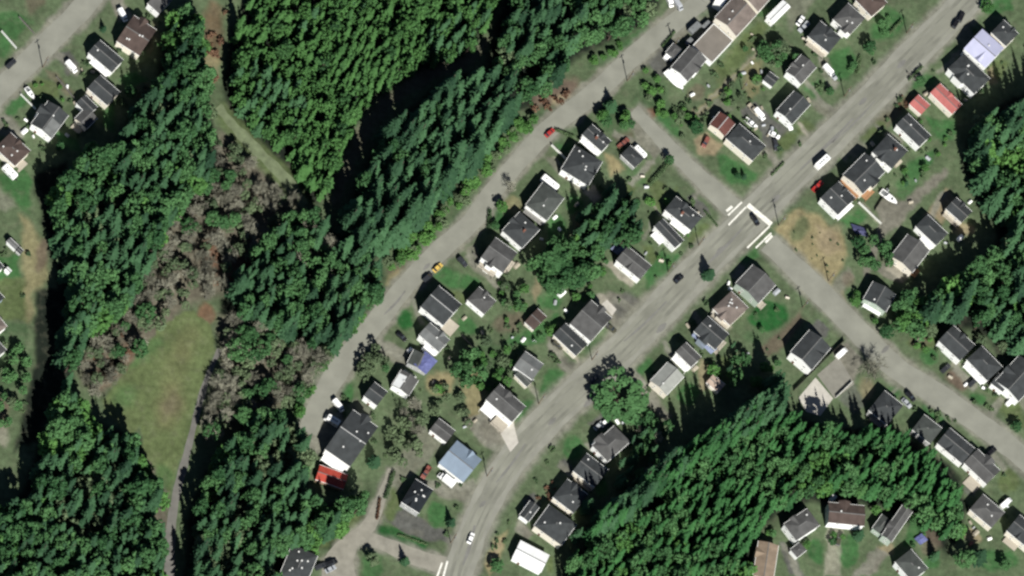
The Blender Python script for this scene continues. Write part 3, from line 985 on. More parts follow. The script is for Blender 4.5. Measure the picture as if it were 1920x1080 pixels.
    # windows and door on the four walls: (normal angle, half length, distance)
    if win:
        faces = [(0, wy, wx), (pi / 2, wx, wy), (pi, wy, wx), (-pi / 2, wx, wy)]
        rows = [1.0] if h < 4.6 else [1.0, min(h - 1.9, 3.6)]
        di = hr.randrange(4)
        for k, (an, half, dist) in enumerate(faces):
            n = 1 if half < 3.6 else 2
            for z in rows:
                for j in range(n):
                    t = ((j + .5) / n * 2 - 1) * half * .9 + hr.uniform(-.3, .3)
                    if z == rows[0] and k == di and j == 0:
                        o = add('door', DOOR, wo, (cos(an) * (dist + .004) - sin(an) * t, sin(an) * (dist + .004) + cos(an) * t, 0), an + pi / 2)
                        add('handle', HANDLE, o)
                        continue
                    add('window', WIN[hr.randrange(2)], wo, (cos(an) * (dist + .004) - sin(an) * t, sin(an) * (dist + .004) + cos(an) * t, z), an + pi / 2)
    for side, depth, f0, f1, z, dm in deck:
        k = sides[side]
        half, dist = ((wy, wx), (wx, wy), (wy, wx), (wx, wy))[k]
        mb = MB()
        x0, x1 = f0 * half, f1 * half
        mb.box(x0, x1, -depth, -.01, z - .2, z)
        for x in (x0 + .1, x1 - .1):
            mb.box(x - .08, x + .08, -depth + .05, -depth + .21, 0, z - .2)
        if z > .8:
            mb.box(x0, x1, -depth, -depth + .06, z + .9, z + .98)
            nx = max(2, int((x1 - x0) / 1.5))
            for q in range(nx + 1):
                x = x0 + (x1 - x0 - .06) * q / nx
                mb.box(x, x + .06, -depth, -depth + .06, z, z + .9)
        an = k * pi / 2
        add('deck', mb.mesh('deck', [DECK[dm]]), root, (cos(an) * dist, sin(an) * dist, 0), an + pi / 2)
    return root


H = house
# --- row between the upper road and the back gardens, north to south
H((1092, 252), (1110, 232), (1146, 265), 5.6, 'b', 'gable', 'dk', 'w', 'dark roofed house with wide white side wall, northmost in the upper road row', deck=(('sw', 1.5, -.9, .9, 2.6, 'white'),), chim=1)
H((1052, 317), (1079, 272), (1130, 303), 5.2, 'a', 'hip', 'dk', 'w', 'largest dark hip roofed house of the upper road row, beside a pale path', vents=4)
H((1165, 290), (1182, 271), (1207, 297), 3.2, 'b', 'hip', 'dk', 'g', 'small dark garage beside the red car and the long white trailer', 'garage', 'garage', vents=0)
H((984, 384), (1019, 343), (1060, 371), 5.2, 'a', 'hip', 'gn', 'w', 'green grey roofed house directly below the white camper on the upper road', deck=(('sw', 1.8, -.9, .9, 2.2, 'grey'),), vents=1)
H((941, 432), (975, 397), (1013, 430), 4.2, 'a', 'hip', 'dk', 'w', 'dark cross roofed house between two white walled neighbours in the upper row', chim=1, vents=1)
H((898, 483), (930, 449), (974, 474), 6.4, 'b', 'gable', 'gy', 'w', 'grey roofed two storey house with a broad white south wall and pale deck', deck=(('sw', 2.2, -.9, .6, 2.8, 'pale'), ('se', 1.6, -.4, .8, 1.2, 'pale')), vents=0)
H((787, 575), (823, 537), (867, 571), 5.2, 'b', 'gable', 'dk', 'w', 'dark double pitched house with a white ridge stripe and a square pale deck', deck=(('se', 4.6, -.95, .1, .6, 'pale'),), ridgew=1, vents=0)
H((876, 562), (898, 537), (930, 565), 4.0, 'b', 'hip', 'gy', 'w', 'worn grey bungalow behind the house with the white ridge stripe', vents=1)
H((984, 604), (1008, 578), (1025, 594), 2.8, 'b', 'gable', 'br', 'c', 'brown roofed shed alone on the grass in the back gardens', 'shed', 'shed', vents=0, pitch=12)
H((783, 628), (806, 607), (846, 637), 5.0, 'b', 'gable', 'lg', 'w', 'pale grey roofed house with white deck beside the blue tarpaulin', deck=(('sw', 2.4, -.2, .95, 1.6, 'white'),), vents=1)
H((763, 680), (776, 655), (813, 674), 3.6, 'a', 'gable', 'gn', 'g', 'small house half covered by a bright blue tarpaulin', vents=0, pitch=10)
H((733, 722), (753, 694), (786, 713), 4.4, 'a', 'gable', 'gy', 'w', 'small grey house with a white sheet roof on its street side', vents=1, plat=((-.95, .55, .15, .95, 'wh'),), deck=(('ne', 2.2, -.7, .8, 1.4, 'white'),))
H((682, 742), (702, 716), (727, 735), 4.8, 'b', 'gable', 'dk', 'w', 'narrow dark roofed house deep in tree shade beside the white sheet roofed house', vents=0)
H((608, 842), (662, 769), (710, 801), 6.6, 'b', 'gable', 'dk', 'w', 'big dark roofed house at the dead end of the upper road', ridgew=1, vents=4, deck=(('sw', 2.6, -.9, .8, 2.2, 'white'),))
H((591, 899), (600, 872), (653, 890), 3.0, 'b', 'gable', 'rd', 't', 'shed under a bright red roof at the edge of the lower wood', 'shed', 'shed', vents=0, pitch=12, win=0)
# --- row along the north-west side of the main road, from the south
H((806, 806), (823, 784), (854, 808), 3.6, 'b', 'gable', 'gy', 'w', 'plain grey roofed garage uphill of the pale blue roof', 'garage', 'garage', vents=0, pitch=14)
H((824, 868), (857, 824), (902, 862), 3.6, 'b', 'gable', 'bl', 'w', 'building with a pale blue metal roof beside the white box truck', 'building', vents=0, gut=0, pitch=14)
H((752, 941), (779, 898), (813, 919), 4.6, 'b', 'hip', 'nv', 'g', 'black roofed house with bright roof lights beside the rusty red truck', vents=6)
H((911, 749), (937, 720), (986, 763), 6.4, 'b', 'gable', 'gy', 'w', 'tall grey roofed house with white porch and stepped pale decks below it', deck=(('sw', 3.0, -.95, -.05, 2.6, 'white'), ('sw', 4.2, .05, .95, 1.8, 'pale')), vents=1)
H((962, 688), (985, 660), (1021, 683), 4.6, 'b', 'gable', 'lg', 'w', 'light grey roofed house behind the small green grey annex', vents=1)
H((963, 703), (978, 692), (1003, 713), 3.2, 'b', 'gable', 'gn', 'c', 'low green grey roofed annex with a cream wall', 'annex', 'annex', vents=0, pitch=12)
H((1069, 607), (1108, 562), (1147, 596), 5.4, 'b', 'gable', 'gy', 'w', 'brown grey roofed house with white eaves beside the cluttered gravel lot', ridgew=0, vents=0)
H((1037, 628), (1060, 606), (1103, 645), 4.0, 'b', 'gable', 'dk', 'c', 'low dark roofed house with long cream side wall, left of a brown grey roof', vents=1)
H((1154, 488), (1177, 463), (1223, 498), 5.0, 'b', 'gable', 'gy', 'w', 'grey roofed house with bright white side wall beside a concrete yard', vents=0)
H((1226, 424), (1243, 410), (1283, 451), 5.0, 'b', 'gable', 'dk', 'w', 'narrow dark roofed house with white porch, nearer the junction than the concrete yard', deck=(('sw', 2.2, -.8, .1, 1.4, 'white'),), vents=0)
H((1244, 394), (1267, 370), (1319, 406), 5.2, 'b', 'hip', 'dk', 'w', 'dark hip roofed corner house at the painted crossing', chim=1, deck=(('sw', 1.6, -.3, .9, 1.8, 'white'),))
# --- north-east block
H((1256, 126), (1294, 87), (1327, 112), 5.2, 'a', 'gable', 'gy', 'w', 'large grey gabled house beside a big white covered boat', vents=0)
H((1246, 98), (1264, 82), (1280, 92), 3.4, 'a', 'hip', 'gy', 'w', 'small grey hip roofed garage between road and large grey house', 'garage', 'garage', vents=0)
H((1298, 86), (1338, 44), (1375, 76), 3.6, 'a', 'flat', 'tan', 'w', 'low flat roofed tan building', 'building', 'flat_roofed_building', vents=0, plain=1)
H((1340, 33), (1378, -8), (1419, 27), 6.5, 'a', 'gable', 'tb', 'c', 'brown roofed apartment building with a pale end wall', 'building', 'apartment_building', pitch=20, vents=2)
H((1381, -12), (1403, -36), (1444, -2), 7.5, 'a', 'gable', 'tb', 'c', 'taller brown roofed building cut by the top edge', 'building', 'apartment_building', pitch=20, vents=1)
H((1337, 4), (1352, -14), (1368, -6), 4.5, 'a', 'flat', 'wh', 'w', 'white flat roofed wing at the top edge beside the brown apartments', 'building', 'flat_roofed_building', plain=1, vents=0, win=0)
H((1438, 32), (1468, -1), (1481, 12), 4.0, 'a', 'gable', 'wh', 'w', 'long white roofed garage standing alone above the alley', 'garage', 'garage', vents=0, pitch=10)
H((1513, 68), (1538, 40), (1579, 70), 5.0, 'b', 'hip', 'dk', 'c', 'dark hip roofed house with a cream side wall north of the hedge', vents=1, deck=(('sw', 1.8, -.8, .9, 1.8, 'pale'),))
H((1562, 36), (1590, 5), (1622, 34), 5.0, 'b', 'hip', 'gy', 'w', 'mid grey hip roofed house next to a brown roof at the top edge', vents=2)
H((1606, 0), (1634, -28), (1662, 5), 5.0, 'b', 'hip', 'br', 'c', 'brown roofed house cut by the top edge beside the main road', vents=1)
H((1474, 134), (1503, 102), (1531, 126), 5.0, 'a', 'gable', 'gy', 'w', 'grey gabled house with pale path, between the alley shed and the white cars', vents=1)
H((1430, 150), (1443, 134), (1461, 147), 2.8, 'b', 'gable', 'dk', 'w', 'small dark shed on the alley behind the grey gabled house', 'shed', 'shed', vents=0, win=0)
H((1454, 207), (1490, 171), (1521, 196), 5.2, 'a', 'gable', 'dk', 'w', 'dark gabled house above the lot full of white cars', vents=1)
H((1361, 259), (1386, 231), (1436, 274), 5.2, 'b', 'hip', 'dk', 'c', 'long dark hip roofed house joined to a red brown roof', vents=1)
H((1329, 233), (1350, 211), (1380, 232), 4.4, 'a', 'gable', 'rb', 'c', 'red brown roofed wing with a pale ridge', 'annex', 'annex', ridgew=1, vents=0)
# --- east side of the main road
H((1807, 91), (1842, 54), (1883, 90), 6.0, 'b', 'gable', 'lil', 'w', 'building with a dazzling pale lilac metal roof', 'building', vents=1, gut=0, pitch=12)
H((1858, 61), (1882, 37), (1910, 63), 6.0, 'b', 'hip', 'dk', 'c', 'dark hip roofed house behind the lilac roofed building', vents=1)
H((1779, 128), (1808, 98), (1855, 148), 5.2, 'b', 'hip', 'dk', 'w', 'dark hip roofed house in front of the lilac roofed building', vents=3)
H((1706, 195), (1722, 176), (1743, 197), 3.2, 'b', 'gable', 'red', 'c', 'small shed with a faded red roof, the lesser of two red roofs', 'shed', 'shed', vents=0, pitch=12, win=0)
H((1744, 174), (1763, 156), (1804, 196), 4.4, 'b', 'gable', 'red', 'c', 'long building with a faded red roof and cream wall', 'building', vents=0, pitch=12)
H((1679, 234), (1702, 214), (1747, 254), 5.2, 'b', 'gable', 'dk', 'w', 'dark gabled house with a white side wall next to the red roofs', vents=1)
H((1634, 285), (1665, 252), (1703, 283), 5.0, 'b', 'hip', 'dk', 'w', 'dark hip roofed house with a small bright shed at its back corner', vents=2, chim=1)
H((1580, 328), (1622, 287), (1660, 322), 5.6, 'a', 'gable', 'dk', 'c', 'broad black roofed house with an orange deck behind the parked camper', deck=(('se', 2.6, -.9, -.1, 1.6, 'wood'), ('sw', 2.0, -.95, .9, 1.6, 'wood')), vents=2)
H((1538, 371), (1572, 340), (1605, 372), 5.2, 'b', 'gable', 'dk', 'w', 'dark house with white side wall behind the red pickup', vents=2, deck=(('se', 1.4, -.9, .9, 1.2, 'white'),))
H((1773, 391), (1793, 370), (1823, 397), 4.6, 'b', 'gable', 'dk', 'c', 'dark gabled house among bare tan ground at the edge of the eastern wood', vents=0, deck=(('sw', 1.6, -.9, .9, 1.4, 'pale'),))
H((1716, 424), (1739, 402), (1778, 438), 4.4, 'b', 'hip', 'dk', 'w', 'dark roofed house with green white side, between gravel lot and eastern wood', vents=0, deck=(('sw', 1.8, -.2, .95, 1.4, 'white'),))
H((1672, 480), (1702, 437), (1741, 470), 5.0, 'a', 'gable', 'gy', 'c', 'taupe grey house above a shaded concrete drive', vents=0, deck=(('se', 2.2, -.9, -.3, 1.6, 'wood'),))
H((1616, 561), (1638, 530), (1682, 551), 4.8, 'a', 'gable', 'dk', 's', 'dark cross gabled house with white trimmed dormers near the side street', vents=1, deck=(('sw', 1.4, -.8, .8, 1.5, 'white'),))
# --- south of the junction
H((1379, 531), (1412, 496), (1455, 534), 5.0, 'a', 'gable', 'gy', 's', 'grey green gabled corner house south of the painted crossing', vents=0, deck=(('se', 2.4, -.9, -.3, 1.2, 'pale'),))
H((1337, 579), (1371, 545), (1403, 577), 4.6, 'b', 'hip', 'tb', 'c', 'brown hip roofed house with pale marks on its roof', vents=5, deck=(('sw', 1.8, -.8, .9, 1.8, 'pale'),))
H((1302, 621), (1327, 591), (1366, 627), 5.0, 'b', 'gable', 'dk', 'b', 'dark gabled house with a blue sheeted side beside the brown hip roof', vents=1, deck=(('se', 1.5, -.9, .7, 1.4, 'pale'),))
H((1266, 660), (1286, 642), (1316, 670), 5.4, 'b', 'gable', 'gy', 'w', 'narrow grey house with a long brilliant white side', vents=0, deck=(('sw', 2.0, -.95, .95, 2.4, 'white'),))
H((1220, 714), (1252, 678), (1282, 706), 4.6, 'a', 'gable', 'wg', 'c', 'house with a weathered off white roof beside the big round tree', vents=1)
H((1324, 717), (1337, 702), (1360, 721), 3.0, 'b', 'gable', 'bei', 'c', 'little beige shed at the edge of the black tree shadow', 'shed', 'shed', vents=0, pitch=10, win=0)
H((1482, 660), (1518, 618), (1558, 652), 6.6, 'a', 'gable', 'dk', 'w', 'tall dark gabled house with a big white wall beside a concrete apron', vents=0)
H((1111, 835), (1152, 797), (1181, 828), 4.6, 'a', 'hip', 'gy', 'w', 'brown grey hip roofed house edged in white, northmost of the row below the main road', vents=0)
H((1074, 883), (1100, 850), (1141, 881), 5.0, 'b', 'gable', 'dk', 'c', 'dark roofed house directly below the white edged hip roof', vents=1, deck=(('sw', 1.2, -.7, .9, 1.4, 'pale'),))
H((1038, 932), (1063, 896), (1101, 928), 5.0, 'b', 'hip', 'dk', 'c', 'dark hip roofed house between two dark neighbours, with rusty clutter on its street side', vents=1)
H((1003, 985), (1030, 944), (1080, 983), 5.2, 'a', 'hip', 'dk', 'c', 'largest dark roofed house of the row below the main road, beside the white roof', vents=2)
H((974, 966), (994, 938), (1011, 951), 3.4, 'a', 'gable', 'dk', 'w', 'dark lean garage at the street side of the largest dark roof', 'garage', 'garage', vents=1, win=0)
H((960, 1045), (976, 1014), (1031, 1041), 4.0, 'b', 'gable', 'wh', 'w', 'workshop with a plain white metal roof near the bottom edge', 'workshop', 'workshop', vents=0, pitch=6)
H((524, 1078), (548, 1020), (596, 1042), 6.0, 'a', 'hip', 'dk', 'g', 'dark roofed building with scattered white vents at the bottom edge', 'building', vents=8)
# --- along the south side street
H((1629, 769), (1658, 731), (1693, 760), 5.0, 'b', 'hip', 'dk', 'g', 'dark hip roofed house tucked between bare tree and southern wood', vents=0, deck=(('sw', 1.4, -.5, .7, 1.8, 'pale'),))
H((1708, 806), (1733, 779), (1769, 803), 4.4, 'b', 'hip', 'gn', 'g', 'green black hip roofed house against the southern wood', vents=0)
H((1756, 831), (1781, 803), (1829, 841), 4.6, 'b', 'gable', 'dk', 'w', 'dark long gabled house with a thin white wall against the southern wood', vents=0)
H((1806, 868), (1833, 843), (1877, 882), 4.6, 'b', 'gable', 'gy', 'w', 'dark gabled house with a boarded terrace behind it', vents=0, deck=(('sw', 4.6, -.2, .8, .5, 'pale'),))
H((1818, 955), (1843, 926), (1884, 961), 4.6, 'b', 'hip', 'gy', 'c', 'grey hip roofed house with tan clutter beside it and a white van in front', vents=2)
H((1886, 995), (1912, 966), (1956, 1000), 5.0, 'b', 'gable', 'dk', 'c', 'dark roofed house cut by the right edge near the bottom corner', vents=1, deck=(('sw', 2.6, -.8, .3, .8, 'pale'),))
H((1758, 639), (1788, 611), (1830, 647), 5.2, 'b', 'gable', 'dk', 'w', 'dark gabled house with pale wall at the foot of the eastern wood', vents=0)
H((1812, 674), (1841, 648), (1880, 688), 5.0, 'b', 'hip', 'dk', 'w', 'dark hip roofed house with a white fenced side, middle of three in a line', vents=0, deck=(('sw', 1.6, -.9, .9, 1.6, 'white'),))
H((1866, 714), (1911, 666), (1955, 704), 5.4, 'a', 'gable', 'dk', 'w', 'large dark cross gabled house at the right edge', vents=0)
H((1857, 719), (1872, 701), (1895, 716), 4.4, 'b', 'gable', 'dk', 'w', 'low dark wing in front of the large house at the right edge', 'annex', 'annex', vents=0, win=1)
# --- bottom right group
H((1466, 981), (1514, 957), (1541, 986), 5.2, 'a', 'hip', 'gy', 'w', 'grey hip roofed house left of the brown roofed one', vents=1)
H((1481, 1030), (1499, 1017), (1513, 1032), 3.4, 'a', 'hip', 'gy', 'w', 'small square grey garage in front of the grey hip roofed house', 'garage', 'garage', vents=0, win=0)
H((1552, 981), (1554, 943), (1622, 947), 5.4, 'b', 'gable', 'br', 'w', 'reddish brown gabled house with white shed and drive', vents=1)
H((1655, 1004), (1691, 945), (1709, 959), 5.4, 'a', 'gable', 'gy', 's', 'long grey ridged house right of the brown roofed one', vents=0)
H((1636, 990), (1654, 963), (1672, 977), 4.0, 'a', 'hip', 'gn', 's', 'low green grey wing of the long ridged house', 'annex', 'annex', vents=0)
H((1676, 1053), (1708, 1031), (1742, 1066), 4.8, 'b', 'hip', 'gn', 'w', 'grey green hip roofed house at the bottom edge', vents=1)
H((1410, 1080), (1424, 1015), (1462, 1022), 4.4, 'a', 'gable', 'tn', 'c', 'tan brown roofed house at the foot of the southern wood', vents=0, pitch=12)
# --- west street
H((218, 77), (251, 29), (294, 56), 5.0, 'b', 'gable', 'br', 'c', 'dark brown gabled house, largest on the west street', vents=4)
H((163, 99), (187, 77), (234, 112), 4.8, 'b', 'gable', 'dk', 'w', 'dark roofed house with bright white wall next to the largest brown one', vents=1, deck=(('sw', 1.6, -.6, .9, 1.6, 'white'),))
H((165, 165), (188, 139), (224, 173), 4.8, 'b', 'gable', 'dk', 'c', 'dark gabled house with a cream wall above the west wood', vents=0)
H((143, 193), (160, 177), (183, 201), 3.6, 'b', 'gable', 'dk', 'w', 'low dark outbuilding joined to the cream walled house', 'annex', 'annex', vents=0, win=0)
H((140, 222), (161, 201), (183, 221), 3.6, 'a', 'gable', 'gy', 'c', 'brown grey cottage with a cream terrace at the wood edge', 'house', vents=0, deck=(('sw', 2.6, -.8, .7, .8, 'pale'),))
H((56, 232), (91, 191), (131, 216), 5.2, 'a', 'gable', 'dk', 'w', 'black roofed house with a silvery lower roof slope on the west street', vents=1, plat=((-.95, .1, -.95, -.1, 'lg'),))
H((-8, 277), (20, 247), (56, 283), 4.8, 'b', 'hip', 'br', 'c', 'brown hip roofed house at the left edge', vents=3, deck=(('se', 2.4, -.8, .4, .8, 'pale'),))
H((277, 6), (301, -20), (322, 0), 4.8, 'b', 'gable', 'gy', 'w', 'grey roofed house cut by the top edge on the west street', vents=0)
H((-24, 660), (-2, 640), (12, 656), 4.0, 'b', 'gable', 'gy', 'w', 'grey roofed house at the left edge above the leafy bushes', vents=0)
H((-30, 560), (-8, 540), (8, 558), 4.2, 'b', 'gable', 'dk', 'b', 'dark roofed blue grey house at the left edge between two lawns', vents=0)
H((8, 506), (14, 500), (22, 508), 2.4, 'b', 'gable', 'wh', 'w', 'small white roofed shed at the left edge', 'shed', 'shed', vents=0, win=0)
H((30, 470), (36, 462), (44, 470), 2.4, 'b', 'gable', 'dk', 'g', 'tiny dark shed beside the pale grey one at the left edge', 'shed', 'shed', vents=0, win=0)
H((14, 452), (20, 444), (34, 462), 2.8, 'b', 'gable', 'lg', 'w', 'pale grey garden shed at the left edge', 'shed', 'shed', vents=0, win=0)
H((-30, 610), (-4, 590), (13, 612), 4.6, 'b', 'hip', 'tb', 'w', 'pinkish brown house peeping in at the left edge', vents=0)
H((-35, 500), (-10, 478), (6, 500), 4.6, 'b', 'hip', 'dk', 'w', 'dark roofed house barely inside the left edge', vents=0)

# ------------------------------------------------------------------ vehicles
PAINT = dict(white=mat('white_paint', (.80, .80, .78), .35, .03, .5, .5), black=mat('black_paint', (.012, .012, .014), .35, .1, .5, .5), dark=mat('dark_grey_paint', (.035, .037, .042), .35, .1, .5, .5),
             red=mat('red_paint', (.42, .035, .03), .4, .1, .5, .5), rust=mat('rusty_red_paint', (.24, .08, .06), .6, .2, .8, .4), yellow=mat('yellow_paint', (.72, .50, .12), .4, .05, .5, .5), silver=mat('silver_paint', (.42, .44, .46), .35, .05, .5, .5),
             grey=mat('grey_paint', (.20, .21, .21), .45, .08, .5, .4), tan=mat('tan_paint', (.40, .36, .28), .45, .08, .5, .4), blue=mat('blue_paint', (.06, .09, .2), .4, .05, .5, .5), olive=mat('olive_paint', (.07, .068, .045), .45, .1, .5, .4))
M_TYRE = mat('tyre_rubber', (.02, .02, .02), .9, .1)
M_LAMP = mat('headlight_glass', (.6, .6, .58), .2, .02)


def loft(st, m=0, mb=None):
    """closed hull through stations (x, half width low, half width high, z low, z high)"""
    mb = mb or MB()
    i0 = len(mb.v)
    for x, a, b, z0, z1 in st:
        zm = z0 + (z1 - z0) * .62
        mb.v += [(x, -a, z0), (x, a, z0), (x, max(a, b) + .02, zm), (x, b, z1), (x, -b, z1), (x, -max(a, b) - .02, zm)]
    n = 6
    k = len(st)
    mb.f.append(tuple(i0 + q for q in range(n)))
    mb.f.append(tuple(i0 + (k - 1) * n + q for q in reversed(range(n))))
    for s in range(k - 1):
        for q in range(n):
            r = (q + 1) % n
            mb.f.append((i0 + s * n + q, i0 + (s + 1) * n + q, i0 + (s + 1) * n + r, i0 + s * n + r))
    mb.m += [m] * (2 + n * (k - 1))
    return mb


def car_parts(kind):
    parts = []
    if kind == 'car':
        L, wb, wr = 4.6, 1.35, .33
        b = loft([(-2.3, .78, .70, .35, .80), (-2.1, .88, .82, .25, .92), (-1.2, .90, .84, .22, .96), (.9, .90, .84, .22, .95), (1.7, .88, .78, .24, .84), (2.2, .80, .66, .3, .70), (2.3, .70, .55, .38, .6)])
        loft([(-1.25, .62, .58, 1.425, 1.45), (-.9, .66, .62, 1.432, 1.49), (.15, .66, .62, 1.432, 1.49), (.35, .62, .58, 1.425, 1.45)], mb=b)
        g = MB()
        g.hexa([(-1.85, -.78, .955), (1.05, -.78, .955), (1.05, .78, .955), (-1.85, .78, .955)], [(-1.2, -.6, 1.43), (.3, -.6, 1.43), (.3, .6, 1.43), (-1.2, .6, 1.43)])
        tr = .80
    elif kind == 'wagon':
        L, wb, wr = 4.7, 1.4, .36
        b = loft([(-2.35, .84, .80, .4, .95), (-2.2, .92, .86, .3, 1.05), (-1.2, .94, .88, .26, 1.08), (.9, .94, .88, .26, 1.06), (1.8, .92, .84, .28, 1.0), (2.25, .84, .72, .34, .85), (2.35, .76, .6, .4, .7)])
        loft([(-2.05, .66, .62, 1.70, 1.73), (-1.7, .70, .66, 1.705, 1.77), (.2, .70, .66, 1.705, 1.77), (.45, .66, .62, 1.70, 1.73)], mb=b)
        g = MB()
        g.hexa([(-2.2, -.82, 1.075), (1.15, -.82, 1.075), (1.15, .82, 1.075), (-2.2, .82, 1.075)], [(-2.02, -.66, 1.702), (.4, -.66, 1.702), (.4, .66, 1.702), (-2.02, .66, 1.702)])
        tr = .84
    elif kind == 'pickup':
        L, wb, wr = 5.6, 1.75, .4
        b = loft([(.35, .95, .90, .4, 1.12), (1.7, .95, .88, .4, 1.1), (2.5, .92, .84, .42, 1.02), (2.8, .84, .76, .5, .85)])
        b.box(-2.8, .35, -.95, .95, .45, .62)
        b.box(-2.8, .345, -.95, -.83, .62, 1.12)
        b.box(-2.8, .345, .83, .95, .62, 1.12)
        b.box(-2.8, -2.7, -.83, .83, .62, 1.12)
        b.box(-.75, .34, -.83, .83, .62, 1.1)
        loft([(-.55, .68, .64, 1.74, 1.77), (-.3, .72, .68, 1.745, 1.81), (.6, .72, .68, 1.745, 1.81), (.85, .68, .64, 1.74, 1.77)], mb=b)
        g = MB()
        g.hexa([(-.74, -.84, 1.125), (1.45, -.84, 1.125), (1.45, .84, 1.125), (-.74, .84, 1.125)], [(-.55, -.68, 1.742), (.8, -.68, 1.742), (.8, .68, 1.742), (-.55, .68, 1.742)])
        tr = .86
    elif kind == 'van':
        L, wb, wr = 5.4, 1.7, .36
        b = loft([(-2.7, .94, .86, .4, 2.1), (-2.5, .97, .88, .3, 2.2), (1.1, .97, .88, .3, 2.2), (1.75, .96, .80, .3, 1.95), (2.1, .94, .82, .3, 1.25), (2.6, .86, .74, .34, 1.05), (2.7, .78, .66, .42, .9)])
        g = MB()
        g.hexa([(1.82, -.76, 1.9), (2.16, -.78, 1.3), (2.16, .78, 1.3), (1.82, .76, 1.9)], [(1.87, -.76, 1.93), (2.22, -.78, 1.33), (2.22, .78, 1.33), (1.87, .76, 1.93)])
        for s in (-1, 1):
            y0, y1 = sorted((s * .985, s * 1.0))
            g.box(.6, 1.55, y0, y1, 1.3, 1.85)
        tr = .9
    m = b.mesh(kind + '_body', [PAINT['white']])
    parts.append(('body', m, (0, 0, 0), 0))
    parts.append(('window', g.mesh(kind + '_window', [M_GLASS]), (0, 0, 0), 0))
    w = MB()
    w.tube((0, -.12, 0), (0, .12, 0), wr, wr, 12)
    wm = w.mesh('wheel', [M_TYRE])
    for x in (-wb, wb):
        for y in (-tr, tr):
            parts.append(('wheel', wm, (x, y, wr), 0))
    hl = MB()
    hl.box(-.03, .03, -.14, .14, -.07, .07)
    hm = hl.mesh('headlight', [M_LAMP])
    for y in (-.58, .58):
        parts.append(('headlight', hm, (L / 2 - .02, y, .68), 0))
    return parts


KITS = {}


def vehicle(kind, px, py, dx, dy, paint, label, cat=None, group=None, name=None):
    if kind not in KITS:
        KITS[kind] = car_parts(kind)
    a, b = W(px, py), W(px + dx, py + dy)
    t = empty(name or dict(car='parked_car', wagon='parked_car', pickup='pickup_truck', van='van')[kind], (a.x, a.y, .045), atan2(b.y - a.y, b.x - a.x))
    tag(t, label, cat or dict(car='car', wagon='car', pickup='pickup truck', van='van')[kind], group)
    for n, m, l, r in KITS[kind]:
        o = add(n, m, t, l, r)
        if n == 'body':
            o.material_slots[0].link = 'OBJECT'
            o.material_slots[0].material = PAINT[paint]
    return t


NE, SE_, NW, SW = (10, -9), (10, 9), (-10, -9), (-10, 9)
vehicle('car', 1030, 250, *NE, 'red', 'bright red car parked on the upper road')
vehicle('wagon', 1415, 414, 6, 9, 'black', 'black car on the main road beside the thick white crossing bar')
vehicle('car', 1272, 524, *NE, 'black', 'black car driving alone on the main road, nearest the junction on its south-west approach')
vehicle('wagon', 1113, 712, *NE, 'dark', 'dark car on the main road beside the big round tree')
vehicle('car', 882, 1010, 4, -9, 'white', 'white car with dark windows driving at the bottom of the main road')
vehicle('car', 752, 632, 9, 8, 'black', 'black car parked on the gravel spur of the upper road')
vehicle('car', 820, 503, *NE, 'yellow', 'yellow car parked on the upper road', )
vehicle('wagon', 801, 521, *NE, 'dark', 'dark car parked on the upper road just below the yellow one')
vehicle('wagon', 866, 492, 9, 9, 'dark', 'dark car on the drive beside the two storey white house')
vehicle('van', 633, 762, 8, 10, 'white', 'small white van nose in at the dead end of the upper road')
vehicle('pickup', 1168, 270, *NE, 'rust', 'dull red pickup beside the small dark garage')
vehicle('pickup', 798, 887, -6, 9, 'rust', 'rusty red pickup by the black roofed house')
vehicle('wagon', 20, 121, *NE, 'dark', 'dark car on the west street near the left edge')
vehicle('van', 133, 127, 9, 10, 'white', 'white van on the paved yard by the west street')
vehicle('car', 1145, 617, 9, 6, 'olive', 'olive black car on the gravel south of a brown grey roof')
vehicle('wagon', 1045, 648, 10, 7, 'olive', 'olive car beside the long cream side wall')
vehicle('van', 1423, 216, 9, 10, 'white', 'white van, topmost of the vehicles on the dark paved lot', 'van')
vehicle('pickup', 1407, 233, 11, 9, 'white', 'white pickup against the long dark hip roof on the paved lot')
vehicle('pickup', 1412, 207, 9, 10, 'tan', 'pale tan pickup at the upper end of the paved lot', group=None)
vehicle('van', 1464, 221, 9, 7, 'white', 'white van under the wall of the dark gabled house')
vehicle('car', 1479, 235, 4, 10, 'white', 'cream white car at the corner of the dark gabled house')
vehicle('car', 1451, 254, 10, 5, 'white', 'white car alone on the lower part of the dark paved lot')
vehicle('wagon', 1453, 273, 2, 10, 'dark', 'dark car in the mouth of the paved lot below the white car')
vehicle('pickup', 1532, 351, 9, -9, 'red', 'red pickup truck beside the main road')
vehicle('wagon', 1322, 268, -5, 10, 'rust', 'rust brown car on the tan yard beside the round bush')
vehicle('van', 1254, 105, *NE, 'white', 'white van half hidden by the small grey hip roofed garage')
vehicle('car', 1500, 40, 7, -10, 'white', 'white car among the vehicles behind the white roofed garage')
vehicle('pickup', 1506, 52, -8, 8, 'silver', 'silver pickup beside the white car behind the white roofed garage')
vehicle('van', 1553, 134, 9, 10, 'white', 'white van on the drive between two hedged lawns')
vehicle('car', 1560, 142, 9, 10, 'silver', 'silver car nose to tail with the white van on the drive')
vehicle('wagon', 1791, 45, 5, -9, 'black', 'black car in front of the lilac roof, nearer the road')
vehicle('wagon', 1801, 33, 4, -9, 'black', 'black car in front of the lilac roof, farther up the street')
vehicle('wagon', 1772, 692, *NE, 'dark', 'dark car on the bare earth front yard, beside pale paving')
vehicle('wagon', 1823, 718, *NE, 'dark', 'dark car on bare earth beside a small shrub')
vehicle('car', 1699, 757, 9, 9, 'silver', 'silver car between shrubs at the south side street')
vehicle('wagon', 1706, 744, 9, 9, 'black', 'black car in front of the silver one at the south side street')
